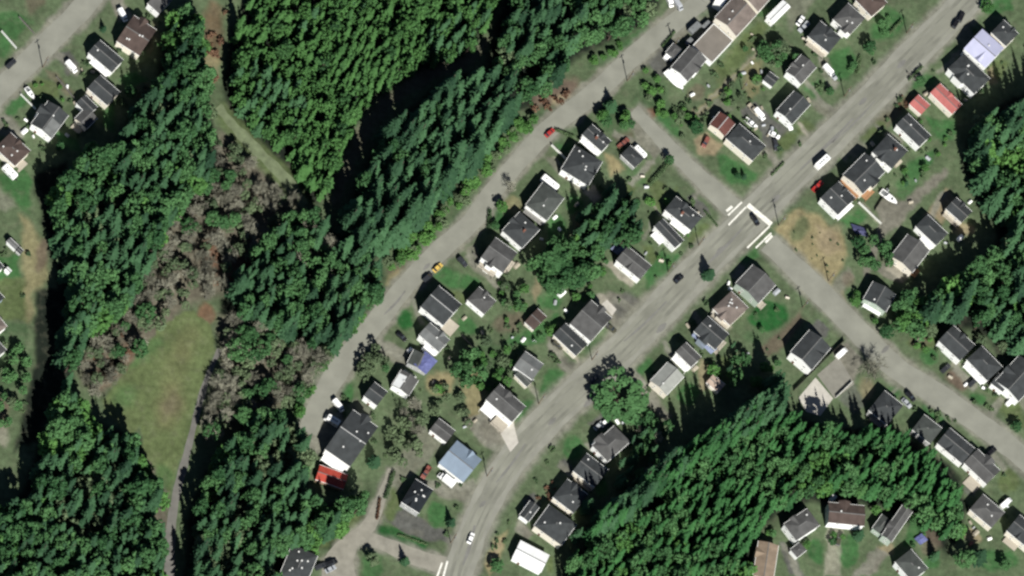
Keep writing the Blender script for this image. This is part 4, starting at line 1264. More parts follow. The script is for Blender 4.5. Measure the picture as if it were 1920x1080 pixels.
vehicle('wagon', 1858, 848, *NE, 'black', 'black car in front of the dark gabled terrace house')
vehicle('van', 1885, 945, *NE, 'white', 'white van beside the grey hip roofed house at the right edge')
vehicle('van', 1577, 664, *NE, 'white', 'white van on the tan concrete apron')
vehicle('wagon', 1571, 1014, 2, -10, 'olive', 'dark olive car on the drive of the reddish brown house')
vehicle('car', 1134, 793, *NE, 'white', 'white car on the pad above the white edged hip roof')
vehicle('car', 1122, 799, *NE, 'silver', 'silver car next to the white one above the white edged hip roof')
vehicle('car', 992, 957, 10, 8, 'silver', 'silver car in front of the lean garage')
vehicle('van', 1254, 3, 4, 10, 'white', 'white van at the top edge beside the upper road')
vehicle('van', 1270, 10, 6, 9, 'silver', 'silver van at the top edge beside the white one')
vehicle('van', 229, 30, 5, 9, 'white', 'white van by the paved drive at the top of the west street')
vehicle('wagon', 600, 1063, 10, -4, 'dark', 'dark car beside the bottom edge building with white vents')
vehicle('wagon', 621, 1056, 10, -4, 'black', 'black car on the lane at the bottom edge')
vehicle('car', 619, 1068, 10, -5, 'silver', 'silver car parked behind the two dark ones at the bottom edge')


def boxy(name, label, cat, px, py, dx, dy, build):
    a, b = W(px, py), W(px + dx, py + dy)
    t = empty(name, (a.x, a.y, .045), atan2(b.y - a.y, b.x - a.x))
    tag(t, label, cat)
    build(t)
    return t


def wheels(t, xs, tr, r=.38):
    w = MB()
    w.tube((0, -.14, 0), (0, .14, 0), r, r, 12)
    m = w.mesh('wheel', [M_TYRE])
    for x in xs:
        for y in (-tr, tr):
            add('wheel', m, t, (x, y, r))


def motorhome(L, W2, Hh, paint):
    def f(t):
        b = loft([(-L / 2, W2 * .95, W2 * .9, .5, Hh - .15), (-L / 2 + .3, W2, W2 * .95, .45, Hh), (L / 2 - 1.6, W2, W2 * .95, .45, Hh), (L / 2 - .9, W2, W2 * .9, .45, Hh - .1), (L / 2 - .55, W2 * .97, W2 * .8, .45, Hh - .9), (L / 2, W2 * .9, W2 * .75, .5, 1.3)])
        add('body', b.mesh('body', [PAINT[paint]]), t)
        g = MB()
        for s in (-1, 1):
            for x in (-L * .32, -L * .05, L * .18):
                y0, y1 = sorted((s * (W2 + .02), s * (W2 + .045)))
                g.box(x, x + .9, y0, y1, 1.5, 2.1)
        g.box(L / 2 - .66, L / 2 - .36, -W2 * .72, W2 * .72, 1.62, 2.15)
        add('window', g.mesh('window', [M_GLASS]), t)
        for x in (-L * .3, 0, L * .22):
            v = MB()
            v.box(-.3, .3, -.3, .3, 0, .16)
            add('roof_vent', v.mesh('roof_vent', [PAINT['grey']]), t, (x, 0, Hh - .005))
        ac = MB()
        ac.hexa([(-.5, -.4, 0), (.5, -.4, 0), (.5, .4, 0), (-.5, .4, 0)], [(-.4, -.3, .25), (.35, -.3, .2), (.35, .3, .2), (-.4, .3, .25)])
        add('air_conditioner', ac.mesh('air_conditioner', [PAINT['silver']]), t, (-L * .15, 0, Hh - .005))
        wheels(t, (-L * .25, L * .32), W2 * .85)
    return f


def camper(L, W2, Hh, paint):
    def f(t):
        b = loft([(-L / 2, W2 * .96, W2 * .9, .55, Hh - .25), (-L / 2 + .35, W2, W2 * .94, .45, Hh), (L / 2 - .6, W2, W2 * .94, .45, Hh), (L / 2 - .15, W2 * .98, W2 * .9, .5, Hh - .5), (L / 2, W2 * .95, W2 * .88, .7, Hh - 1.1)])
        add('body', b.mesh('body', [PAINT[paint]]), t)
        h = MB()
        h.hexa([(L / 2 - .05, -.5, .45), (L / 2 + 1.1, -.05, .45), (L / 2 + 1.1, .05, .45), (L / 2 - .05, .5, .45)], [(L / 2 - .05, -.5, .55), (L / 2 + 1.1, -.05, .55), (L / 2 + 1.1, .05, .55), (L / 2 - .05, .5, .55)])
        add('drawbar', h.mesh('drawbar', [M_TYRE]), t)
        g = MB()
        for s in (-1, 1):
            for x in (-L * .34, L * .1):
                y0, y1 = sorted((s * (W2 + .02), s * (W2 + .045)))
                g.box(x, x + 1.0, y0, y1, 1.3, 1.9)
        add('window', g.mesh('window', [M_GLASS]), t)
        v = MB()
        v.box(-.3, .3, -.3, .3, 0, .15)
        vm = v.mesh('roof_vent', [PAINT['grey']])
        for x in (-L * .25, L * .2):
            add('roof_vent', vm, t, (x, 0, Hh - .005))
        wheels(t, (-.45, .45), W2 * .86, .34)
    return f


def box_truck(t):
    c = loft([(1.6, 1.05, .95, .5, 2.25), (2.5, 1.05, .92, .5, 2.2), (3.0, 1.02, .9, .5, 1.5), (3.5, .95, .85, .5, 1.25)])
    add('cab', c.mesh('cab', [PAINT['white']]), t)
    b = MB()
    b.box(-3.6, 1.3, -1.2, 1.2, .85, 3.2)
    b.box(-3.5, 1.6, -.45, .45, .55, .847)
    add('cargo_box', b.mesh('cargo_box', [PAINT['white']]), t)
    g = MB()
    g.hexa([(2.56, -.85, 2.16), (3.06, -.88, 1.52), (3.06, .88, 1.52), (2.56, .85, 2.16)], [(2.62, -.85, 2.19), (3.12, -.88, 1.55), (3.12, .88, 1.55), (2.62, .85, 2.19)])
    add('windscreen', g.mesh('windscreen', [M_GLASS]), t)
    wheels(t, (-2.3, 2.6), 1.0, .45)


def boat(L, B, cover=False):
    def f(t):
        mb = MB()
        st = [(-.5, .92, .86), (-.3, 1.0, .92), (.05, 1.0, .9), (.28, .8, .66), (.42, .42, .3), (.5, .04, .03)]
        prev = None
        for x, b, k in st:
            ring = [(x * L, 0, .45 + .5 * max(0, x) ** 2 * 3), (x * L, B * k, .75 + max(0, x) * .5), (x * L, B * b, 1.35 + max(0, x) * .8), (x * L, -B * b, 1.35 + max(0, x) * .8), (x * L, -B * k, .75 + max(0, x) * .5)]
            i = len(mb.v)
            mb.v += ring
            if prev is not None:
                for q in range(5):
                    r = (q + 1) % 5
                    mb.f.append((prev + q, i + q, i + r, prev + r))
                    mb.m.append(0)
            else:
                mb.f.append((i + 4, i + 3, i + 2, i + 1, i))
                mb.m.append(0)
            prev = i
        add('hull', mb.mesh('hull', [PAINT['white']]), t)
        if cover:
            c = loft([(-L * .49, B * .9, B * .3, 1.37, 1.75), (-.2 * L, B * .95, B * .25, 1.39, 2.3), (.1 * L, B * .92, B * .25, 1.45, 2.25), (.35 * L, B * .55, B * .1, 1.66, 2.0)])
            add('cover', c.mesh('cover', [PAINT['white']]), t)
        else:
            c = MB()
            c.hexa([(-.12 * L, -B * .62, 1.36), (.2 * L, -B * .5, 1.5), (.2 * L, B * .5, 1.5), (-.12 * L, B * .62, 1.36)], [(-.1 * L, -B * .5, 2.2), (.1 * L, -B * .42, 2.2), (.1 * L, B * .42, 2.2), (-.1 * L, B * .5, 2.2)])
            add('cabin', c.mesh('cabin', [PAINT['white']]), t)
            g = MB()
            g.hexa([(.215 * L, -B * .42, 1.58), (.225 * L, -B * .42, 1.58), (.225 * L, B * .42, 1.58), (.215 * L, B * .42, 1.58)], [(.118 * L, -B * .38, 2.13), (.128 * L, -B * .38, 2.13), (.128 * L, B * .38, 2.13), (.118 * L, B * .38, 2.13)])
            add('windscreen', g.mesh('windscreen', [M_GLASS]), t)
            w = MB()
            w.box(-.46 * L, -.14 * L, -B * .7, B * .7, 1.353, 1.365)
            add('cockpit', w.mesh('cockpit', [PAINT['grey']]), t)
            mo = MB()
            mo.box(-.56 * L, -.505 * L, -.2, .2, .8, 1.75)
            add('outboard_motor', mo.mesh('outboard_motor', [PAINT['dark']]), t)
        cr = MB()
        cr.box(-.42 * L, .1 * L, -B * .6, -B * .5, .35, .62)
        cr.box(-.42 * L, .1 * L, B * .5, B * .6, .35, .62)
        cr.box(-.42 * L, .62 * L, -.06, .06, .3, .4)
        add('cradle', cr.mesh('cradle', [PAINT['grey']]), t)
        wheels(t, (-.2 * L,), B * .85, .33)
    return f


boxy('motorhome', 'white motorhome parked beside the main road', 'motorhome', 1541, 306, *NE, motorhome(7.4, 1.2, 3.1, 'white'))
boxy('boat', 'white motor boat on its cradle behind the orange deck', 'boat', 1665, 372, 10, 8, boat(7.6, 1.35))
boxy('boat', 'large boat under a white cover beside the grey gabled house', 'boat', 1263, 152, 10, 11, boat(9.5, 1.7, True))
boxy('boat', 'small white boat on the lawn by the west street', 'boat', 55, 177, 9, 13, boat(5.2, 1.0))
boxy('camper_trailer', 'long white camper trailer above the green grey roof on the upper road', 'camper trailer', 1029, 346, 10, 8, camper(7.4, 1.35, 2.8, 'white'))
boxy('camper_trailer', 'slim white trailer beside the small dark garage', 'trailer', 1199, 287, 9, 9, camper(5.6, .95, 2.3, 'white'))
boxy('camper_trailer', 'white camper trailer at the left edge below the brown hip roof', 'camper trailer', 17, 325, 10, 10, camper(6.2, 1.25, 2.7, 'white'))
boxy('camper_trailer', 'grey trailer, wider of two beside the flat tan roof', 'trailer', 1301, 55, *NE, camper(5.6, 1.25, 2.7, 'grey'))
boxy('camper_trailer', 'grey trailer, narrower of two beside the flat tan roof', 'trailer', 1323, 49, *NE, camper(4.2, .9, 2.2, 'grey'))
boxy('camper_trailer', 'grey trailer tucked between grey gabled house and flat tan roof', 'trailer', 1291, 80, *NE, camper(3.6, .9, 2.2, 'grey'))
boxy('delivery_truck', 'white box truck parked against the pale blue roofed building', 'truck', 835, 902, -10, -8, box_truck)
boxy('motorhome', 'white motorhome at the dead end of the upper road', 'motorhome', 621, 791, -10, -6, motorhome(6.0, 1.2, 3.0, 'white'))

# ------------------------------------------------------------------ things lying about
M_TARP = mat('blue_tarpaulin', (.125, .14, .31), .55, .22, .7, .4)
M_TARP2 = mat('faded_blue_tarpaulin', (.25, .29, .42), .6, .15, .7, .4)


def tarp(px, py, ux, uy, vx, vy, z0, slope, label, m, seed=1):
    """a sheet with folds, laid over something z0 high"""
    r = random.Random(seed)
    n = 9
    V, F = [], []
    for i in range(n):
        for j in range(n):
            s, t = i / (n - 1) - .5, j / (n - 1) - .5
            z = z0 + slope * (.5 - abs(t) * 1.0) + .10 * sin(7 * s + 3 * t + seed) + r.uniform(-.05, .05) + .28
            p = W(px + ux * s + vx * t, py + uy * s + vy * t, z)
            V.append(tuple(p))
    k = len(V)
    V += [(x, y, z - .03) for x, y, z in V]
    for i in range(n - 1):
        for j in range(n - 1):
            a = i * n + j
            F.append((a, a + n, a + n + 1, a + 1))
            F.append((k + a, k + a + 1, k + a + n + 1, k + a + n))
    edge = [i for i in range(n)] + [i * n + n - 1 for i in range(1, n)] + [n * (n - 1) + j for j in range(n - 2, -1, -1)] + [i * n for i in range(n - 2, 0, -1)]
    for q in range(len(edge)):
        a, b = edge[q], edge[(q + 1) % len(edge)]
        F.append((a, b, k + b, k + a))
    me = bpy.data.meshes.new('tarpaulin')
    me.from_pydata(V, [], F)
    me.materials.append(m)
    me.update()
    c = sum((Vector(v) for v in V[:k]), Vector()) / k
    for v in me.vertices:
        v.co -= c
    o = add('tarpaulin', me, None, c)
    tag(o, label, 'tarpaulin')
    return o


tarp(798, 680, 22, -25, 23, 19, 3.9, .9, 'crumpled bright blue tarpaulin over half a roof', M_TARP, 1)
tarp(1321, 641, 36, 36, 12, -10, 2.6, .2, 'long faded blue sheet against the side of a dark gabled house', M_TARP2, 2)
tarp(1160, 466, 18, -12, 14, 12, .7, .5, 'small faded lilac blue sheet at the back of a grey roofed house', M_TARP2, 3)
tarp(1612, 432, 26, 8, 8, 18, .8, .8, 'dark blue sheet over a heap under the broadleaf tree', mat('navy_tarpaulin', (.06, .065, .14), .6, .3, .9, .3), 4)
tarp(1727, 1011, 14, -10, 12, 12, .7, .5, 'blue violet sheet on the ground beside the long ridged house', M_TARP, 5)

M_FW = mat('white_fence_paint', (.66, .66, .62), .7, .1)
M_FG = mat('weathered_fence', (.20, .19, .165), .9, .18, 1.0)
M_FD = mat('dark_fence', (.04, .036, .03), .9, .2, 1.0)


def fence(a, b, h, m, label, cat='fence'):
    p, q = W(*a), W(*b)
    d = q - p
    L = d.length
    t = empty('fence', (p.x, p.y, 0), atan2(d.y, d.x))
    tag(t, label, cat)
    mb = MB()
    n = max(1, int(L / 2.4))
    for i in range(n):
        x0, x1 = L * i / n + .07, L * (i + 1) / n - .07
        mb.box(x0, x1, -.02, .02, .08, h - .08)
        mb.box(x0, x1, -.045, .045, h - .077, h - .0)
    add('panel', mb.mesh('panel', [m]), t)
    pb = MB()
    pb.box(-.065, .065, -.065, .065, 0, h + .08)
    pm = pb.mesh('post', [m])
    for i in range(n + 1):
        add('post', pm, t, (L * i / n, 0, 0))


fence((1609, 381), (1651, 421), 1.6, M_FW, 'white board fence beside the gravel lot behind the dark house')
fence((1033, 274), (1059, 299), 1.8, M_FW, 'pale fence beside the lawn of the largest hip roofed house')
fence((2, 60), (30, 92), 1.6, M_FW, 'white fence beside the west street near the left edge')
fence((38, 178), (66, 206), 1.4, M_FW, 'pale fence below the small boat by the west street')
fence((1567, 746), (1596, 718), 1.6, M_FW, 'white fence along the edge of the tan concrete apron')
fence((1488, 733), (1582, 640), 2.0, M_FD, 'dark tall fence between tall gabled house and concrete apron')
fence((1640, 395), (1668, 350), 1.5, M_FD, 'dark fence between the boat and the back lawn')
fence((1748, 985), (1772, 1010), 1.5, M_FW, 'pale fence in the bottom right back garden')
fence((35, 33), (63, 64), 1.4, M_FG, 'weathered fence across the north-west lawn')
fence((1850, 720), (1898, 680), 1.5, M_FD, 'dark fence between the houses at the right edge')
fence((105, 145), (140, 188), 1.4, M_FG, 'weathered fence down the bare yard by the west street')
fence((1700, 137), (1716, 153), 1.4, M_FG, 'weathered fence beside the lawn above the red roofs')
fence((886, 476), (928, 520), 1.4, M_FG, 'weathered fence along the drive of the two storey white house')
fence((865, 630), (886, 652), 1.3, M_FG, 'brown weathered fence below the square pale deck')

M_POLE = mat('pole_timber', (.16, .12, .085), .9, .2, 2.0, .2)
M_INS = mat('porcelain', (.5, .5, .48), .4, .05)


def pole(px, py, h, label, lamp=False):
    p = W(px, py)
    t = empty('utility_pole', (p.x, p.y, 0), R(45))
    tag(t, label, 'utility pole')
    mb = MB()
    mb.tube((0, 0, 0), (0, 0, h), .19, .13, 8)
    add('pole', mb.mesh('pole', [M_POLE]), t)
    mb = MB()
    mb.box(-1.2, 1.2, .13, .25, h - .9, h - .76)
    ca = add('crossarm', mb.mesh('crossarm', [M_POLE]), t)
    for x in (-1.05, -.4, .4, 1.05):
        mb = MB()
        mb.tube((x, .19, h - .76), (x, .19, h - .56), .06, .04, 6)
        add('insulator', mb.mesh('insulator', [M_INS]), ca)
    mb = MB()
    mb.tube((0, -.42, h - 2.9), (0, -.42, h - 1.9), .26, .26, 8)
    add('transformer', mb.mesh('transformer', [PAINT['grey']]), t)


for a in ((1460, 423, 10, 'timber pole at the corner of the dry grass plot by the junction'), (1553, 527, 9, 'timber pole at the lower end of the dry grass plot'),
          (80, 127, 10.5, 'timber pole beside the west street'), (1176, 152, 10, 'timber pole at the bend of the upper road by the dark conifer'),
          (1583, 181, 9, 'timber pole at the main road kerb by the white van drive'), (1310, 460, 9, 'timber pole on the main road verge near the corner house'),
          (1253, 510, 9, 'timber pole on the main road verge beside the bright lawn'), (1010, 757, 10, 'timber pole beside the tall house with stepped decks'),
          (913, 893, 9, 'timber pole by the pale blue roofed building'), (1110, 675, 9, 'timber pole on the verge opposite the big round tree'),
          (845, 1018, 9, 'timber pole on the verge at the bottom of the main road'), (1391, 168, 8, 'timber pole on the grass alley in the north-east block'),
          (1505, 577, 8, 'timber pole at the side street near the green lawn'), (1262, 88, 9, 'timber pole at the upper road by the small hip roofed garage'), (1700, 62, 9, 'timber pole on the verge of the big corner lawn')):
    pole(*a)

M_STEP = DECK['pale']


def bin_(px, py, s, h, m, label, name='storage_box', cat='storage box', rz=.8, group=None):
    p = W(px, py)
    t = empty(name, (p.x, p.y, .01), rz)
    tag(t, label, cat, group)
    mb = MB()
    mb.hexa([(-s, -s * .6, 0), (s, -s * .6, 0), (s, s * .6, 0), (-s, s * .6, 0)], [(-s * .97, -s * .57, h), (s * .97, -s * .57, h), (s * .97, s * .57, h), (-s * .97, s * .57, h)])
    add('box', mb.mesh('box', [m]), t)
    mb = MB()
    mb.hexa([(-s * 1.06, -s * .66, h + .002), (s * 1.06, -s * .66, h + .002), (s * 1.06, s * .66, h + .002), (-s * 1.06, s * .66, h + .002)],
            [(-s * 1.02, -.1, h + .3), (s * 1.02, -.1, h + .3), (s * 1.02, .1, h + .3), (-s * 1.02, .1, h + .3)])
    add('lid', mb.mesh('lid', [m]), t)


for px, py, s, h, mk, lb in ((1052, 552, 1.5, 1.5, 'white', 'small white hut on the lawn beside a round bush'), (968, 500, 1.2, 1.2, 'tan', 'pale box beside the two storey white house'),
                             (1040, 409, .9, .9, 'white', 'small white box below the green grey roof'), (1799, 448, 1.3, 1.3, 'white', 'white box on bare ground at the edge of the eastern wood'),
                             (1818, 380, .8, .8, 'white', 'small white box behind the dark gabled house at the eastern wood'), (1560, 936, 1.4, 1.6, 'white', 'white shed behind the reddish brown house'),
                             (1681, 308, 1.6, 1.8, 'tan', 'small bright shed at the back corner of a dark hip roof'), (890, 790, .8, .8, 'tan', 'pale pink box in the gravel yard'),
                             (767, 658, 1.0, 1.2, 'white', 'white box beside the blue tarpaulin roof'), (870, 598, .9, .9, 'tan', 'pale box on the lawn behind the square deck'),
                             (1455, 549, 1.3, 1.2, 'silver', 'silver box behind the corner house'), (1891, 757, 1.3, 1.4, 'white', 'white box in front of the right edge house'),
                             (1720, 640, 1.0, 1.0, 'tan', 'tan box on bare earth beside the round bush'), (1302, 693, 1.2, 1.2, 'tan', 'tan box behind the narrow white sided house'),
                             (1810, 722, .8, .8, 'white', 'small white box on bare earth by two dark cars'), 
                             (1829, 1001, 1.2, 1.1, 'tan', 'tan box amid clutter by the right edge'), (1820, 1020, .9, .8, 'rust', 'rusty box amid clutter by the right edge'), (45, 248, 1.2, 1.2, 'white', 'white box between the two west street houses')):
    bin_(px, py, s, h, PAINT[mk], lb)

# ------------------------------------------------------------------ trees
M_BARK = mat('bark', (.09, .07, .055), .95, .2, 1.5, .1)
M_GBARK = mat('grey_bark', (.17, .16, .145), .95, .2, 1.5, .1)
LEAF = dict(conifer=leafmat('conifer_needles', (0.014, 0.045, 0.022), (0.053, 0.131, 0.056)),
            slim=leafmat('slim_conifer_needles', (0.013, 0.053, 0.018), (0.044, 0.146, 0.042)),
            young=leafmat('young_conifer_needles', (0.018, 0.058, 0.021), (0.061, 0.155, 0.042)),
            broad=leafmat('broadleaf_foliage', (0.024, 0.077, 0.027), (0.079, 0.184, 0.064)),
            bright=leafmat('bright_foliage', (0.032, 0.099, 0.026), (0.089, 0.209, 0.051)),
            dull=leafmat('dull_foliage', (0.056, 0.090, 0.046), (0.132, 0.185, 0.094)),
            twig=leafmat('grey_twigs', (.165, .165, .125), (.40, .395, .305), .9),
            rust=leafmat('rusty_foliage', (.10, .055, .035), (.22, .13, .08)),
            shrub=leafmat('shrub_foliage', (.050, .094, .042), (.12, .18, .08)))


def quads(c, d1, d2):
    """diamond leaves: centres, half axes"""
    V = np.stack([c - d1, c + d2 * 1.0, c + d1, c - d2 * 1.0], 1).reshape(-1, 3)
    F = np.arange(len(V)).reshape(-1, 4)
    return V, F


def conifer_np(seed, h, r, dens=1.0, z0=.08, power=.85, leaf=1.0):
    g = np.random.default_rng(seed)
    C_, A, B = [], [], []
    nl = max(7, int(h / .62 * dens))
    lean = g.normal(0, .012, 2) * h
    for k in range(nl):
        t = (k + g.uniform(-.3, .3)) / nl
        t = min(max(t, 0), .985)
        z = h * (z0 + (1 - z0) * t)
        rr = r * ((1 - t) ** power) * g.uniform(.75, 1.12) + .12
        if t < .12:
            rr *= .6 + 3 * t
        n = max(4, int(2.6 * rr * dens + 4))
        ph = g.uniform(0, 2 * pi)
        for q in range(n):
            a = ph + 2 * pi * q / n + g.uniform(-.25, .25)
            L = rr * g.uniform(.62, 1.12)
            droop = -.22 - .25 * (1 - t) + g.uniform(-.12, .12)
            rad = np.array([cos(a), sin(a), 0])
            tan_ = np.array([-sin(a), cos(a), 0])
            m = max(1, int(L / 1.0 + .5))
            for s in range(m):
                f = (s + .55) / m
                seg = L / m
                c = np.array([lean[0] * t, lean[1] * t, z + droop * L * f + .12 * L * f * f]) + rad * L * f
                w = (.20 + .16 * L * (1 - .45 * f)) * g.uniform(.8, 1.25) * leaf
                tilt = g.uniform(-.35, .35)
                C_.append(c)
                A.append((rad + np.array([0, 0, droop])) * seg * .72)
                B.append((tan_ * cos(tilt) + np.array([0, 0, sin(tilt)])) * w)
    # leader
    for q in range(4):
        a = g.uniform(0, 2 * pi)
        C_.append(np.array([lean[0], lean[1], h * .985]))
        A.append(np.array([0, 0, h * .035]))
        B.append(np.array([cos(a), sin(a), 0]) * .14)
    return quads(np.array(C_), np.array(A), np.array(B))


def broad_np(seed, h, r, clumps=34, leaves=26, size=.36, low=.25, twig=False, hollow=.45):
    g = np.random.default_rng(seed)
    cz = h * (low + 1) / 2
    rz = h * (1 - low) / 2
    lob = [(g.uniform(0, 2 * pi), g.uniform(.75, 1.25), g.uniform(-.3, .5)) for _ in range(5)]
    V_c = []
    for k in range(clumps):
        u = g.normal(size=3)
        u /= np.linalg.norm(u)
        if u[2] < -.5:
            u[2] = -u[2]
        rad = g.uniform(hollow, 1.0) ** .6
        a = atan2(u[1], u[0])
        m = 1.0
        for la, lm, _ in lob:
            m += (lm - 1) * .9 * max(0, cos(a - la)) ** 2
        p = np.array([u[0] * r * rad * m, u[1] * r * rad * m, cz + u[2] * rz * rad])
        V_c.append((p, u, r * g.uniform(.15, .30)))
    C_, A, B = [], [], []
    for p, u, cr in V_c:
        nn = int(leaves * g.uniform(.7, 1.3))
        o = g.normal(size=(nn, 3))
        o /= np.linalg.norm(o, axis=1)[:, None]
        o *= (g.uniform(.3, 1, nn) ** .5)[:, None] * cr
        c = p + o * np.array([1, 1, .75])
        if twig:
            d = o / (np.linalg.norm(o, axis=1)[:, None] + 1e-6) + u * .8 + np.array([0, 0, .5]) + g.normal(size=(nn, 3)) * .4
            d /= np.linalg.norm(d, axis=1)[:, None]
            e = np.cross(d, g.normal(size=(nn, 3)))
            e /= np.linalg.norm(e, axis=1)[:, None]
            C_.append(c); A.append(d * (size * g.uniform(1.6, 3.0, nn))[:, None]); B.append(e * (size * .16))
        else:
            nrm = o / (cr + 1e-6) + g.normal(size=(nn, 3)) * .45 + np.array([0, 0, .45])
            nrm /= np.linalg.norm(nrm, axis=1)[:, None]
            d = np.cross(nrm, g.normal(size=(nn, 3)))
            d /= np.linalg.norm(d, axis=1)[:, None]
            e = np.cross(nrm, d)
            s = (size * g.uniform(.7, 1.35, nn))[:, None]
            C_.append(c); A.append(d * s * 1.15); B.append(e * s * .8)
    return quads(np.concatenate(C_), np.concatenate(A), np.concatenate(B)), V_c


def trunk_mesh(name, h, r0, m, tips=()):
    mb = MB()
    zs = [0, .25, .55, .9]
    for a, b in zip(zs[:-1], zs[1:]):
        mb.tube((0, 0, h * a), (0, 0, h * b), r0 * (1 - a * .85), r0 * (1 - b * .85), 7)
    for p in tips:
        z = min(p[2] * .55, h * .55)
        k = Vector((p[0] * .12, p[1] * .12, z))
        mid = Vector((p[0] * .5, p[1] * .5, z + (p[2] - z) * .45))
        mb.tube(k, mid, r0 * .4, r0 * .26, 5)
        mb.tube(mid, Vector(p), r0 * .26, r0 * .08, 5)
    return mb.mesh(name, [m])


KIND = {}


def kit(key, n, make):
    KIND[key] = [make(i) for i in range(n)]


def conifer_kit(matkey, h, r, seed0, dens=1.0, power=.85):
    def f(i):
        g = random.Random(seed0 + i)
        V, F = conifer_np(seed0 + i, h, r * g.uniform(.85, 1.2), dens, g.uniform(.05, .14), power * g.uniform(.85, 1.15))
        me = bpy.data.meshes.new('crown')
        fill_mesh(me, V, F)
        me.materials.append(LEAF[matkey])
        return me, trunk_mesh('trunk', h, .02 * h, M_BARK), h, V, F
    return f


def broad_kit(matkey, h, r, seed0, clumps=36, leaves=26, size=.36, low=.25, twig=False, bark=None, hollow=.45):
    def f(i):
        g = random.Random(seed0 + i)
        (V, F), cl = broad_np(seed0 + i, h, r * g.uniform(.9, 1.12), clumps, leaves, size, low, twig, hollow)
        me = bpy.data.meshes.new('crown')
        fill_mesh(me, V, F)
        me.materials.append(LEAF[matkey])
        tips = [p for p, u, c in cl[:(16 if twig else 9)]]
        return me, trunk_mesh('trunk', h * .8, .022 * h, bark or M_BARK, tips), h, V, F
    return f


kit('conifer', 8, conifer_kit('conifer', 18, 2.7, 100))
kit('slim', 8, conifer_kit('slim', 18, 2.1, 200))
kit('young', 6, conifer_kit('young', 10, 1.5, 300))
kit('tall', 8, broad_kit('broad', 16, 2.7, 450, 72, 20, .35, .18))
kit('sapling', 7, broad_kit('young', 9, 1.3, 470, 30, 18, .25, .12))
kit('broad', 7, broad_kit('broad', 13, 3.4, 400, 66, 22, .38))
kit('bright', 6, broad_kit('bright', 9, 2.6, 500, 52, 20, .33))
kit('dull', 6, broad_kit('dull', 10, 2.9, 600, 46, 16, .33))
kit('bare', 7, broad_kit('twig', 9, 2.7, 700, 34, 18, .32, .2, True, M_GBARK, .15))
kit('shrub', 6, broad_kit('shrub', 1.8, 1.3, 800, 14, 24, .22, .0, hollow=.2))
kit('rusty', 3, broad_kit('rust', 2.0, 1.5, 900, 14, 22, .22, .0, hollow=.2))
LEAN = {'tall': .62, 'sapling': .6, 'conifer': .55, 'slim': .6, 'young': .6, 'broad': .62, 'bright': .6, 'dull': .6, 'bare': .6, 'shrub': .5, 'rusty': .5}


def tree(key, base, h, label, cat, name, group=None, wide=1.0, rz=None, squash=None):
    crown, trunk, h0, _, _ = KIND[key][random.randrange(len(KIND[key]))]
    t = empty(name, (base[0], base[1], 0), random.uniform(0, 6.28) if rz is None else rz)
    tag(t, label, cat, group)
    s = h / h0
    for n, m in (('trunk', trunk), ('crown', crown)):
        o = bpy.data.objects.new(n, m)
        C.objects.link(o)
        o.parent = t
        w = s * wide
        o.scale = (w, w, s) if squash is None else (w * squash, w, s)
    return t


def inside(x, y, poly):
    r = False
    n = len(poly)
    for i in range(n):
        a, b = poly[i], poly[(i + 1) % n]
        if (a[1] > y) != (b[1] > y) and x < (b[0] - a[0]) * (y - a[1]) / (b[1] - a[1]) + a[0]:
            r = not r
    return r


def near_line(x, y, line, extra):
    for (ax, ay, aw), (bx, by, bw) in zip(line[:-1], line[1:]):
        d2 = (bx - ax) ** 2 + (by - ay) ** 2
        t = max(0, min(1, ((x - ax) * (bx - ax) + (y - ay) * (by - ay)) / d2))
        if hypot(x - ax - t * (bx - ax), y - ay - t * (by - ay)) < (aw + (bw - aw) * t) / 2 + extra:
            return True
    return False


LINES = (ROAD_MAIN, ROAD_UP, SIDE_N, SIDE_S, ROAD_WEST, LANE, LANE_B, TRACK)


def hides(b, h):
    for f in (.15, .5, .85):
        if inside(*P((b[0], b[1], h * f)), FIELD):
            return True
    for f in (.35, .6, .85, 1.0):
        w = W(*P((b[0], b[1], h * f)), 4.5)
        if f * h > 4:
            for hx, hy, hr_ in HOUSES:
                if hypot(hx - w.x, hy - w.y) < hr_ * .72 + .6:
                    return True
    return False


def free(b, pad=1.0, field=True, line=8):
    x, y = P((b[0], b[1], 0))
    for l in LINES:
        if near_line(x, y, l, line):
            return False
    if field and inside(x, y, FIELD):
        return False
    for hx, hy, hr_ in HOUSES:
        if hypot(hx - b[0], hy - b[1]) < hr_ * .80 + pad:
            return False
    return True


QUOTA = {'conifer': 300, 'broadleaf_tree': 300, 'bare_tree': 80}
STUFF = {}
NAMES = {'tall': ('broadleaf_tree', 'tree'), 'sapling': ('broadleaf_tree', 'tree'), 'conifer': ('conifer', 'conifer'), 'slim': ('conifer', 'conifer'), 'young': ('conifer', 'conifer'), 'broad': ('broadleaf_tree', 'tree'), 'bright': ('broadleaf_tree', 'tree'), 'dull': ('broadleaf_tree', 'tree'),
         'bare': ('bare_tree', 'bare tree')}
PLACED = []


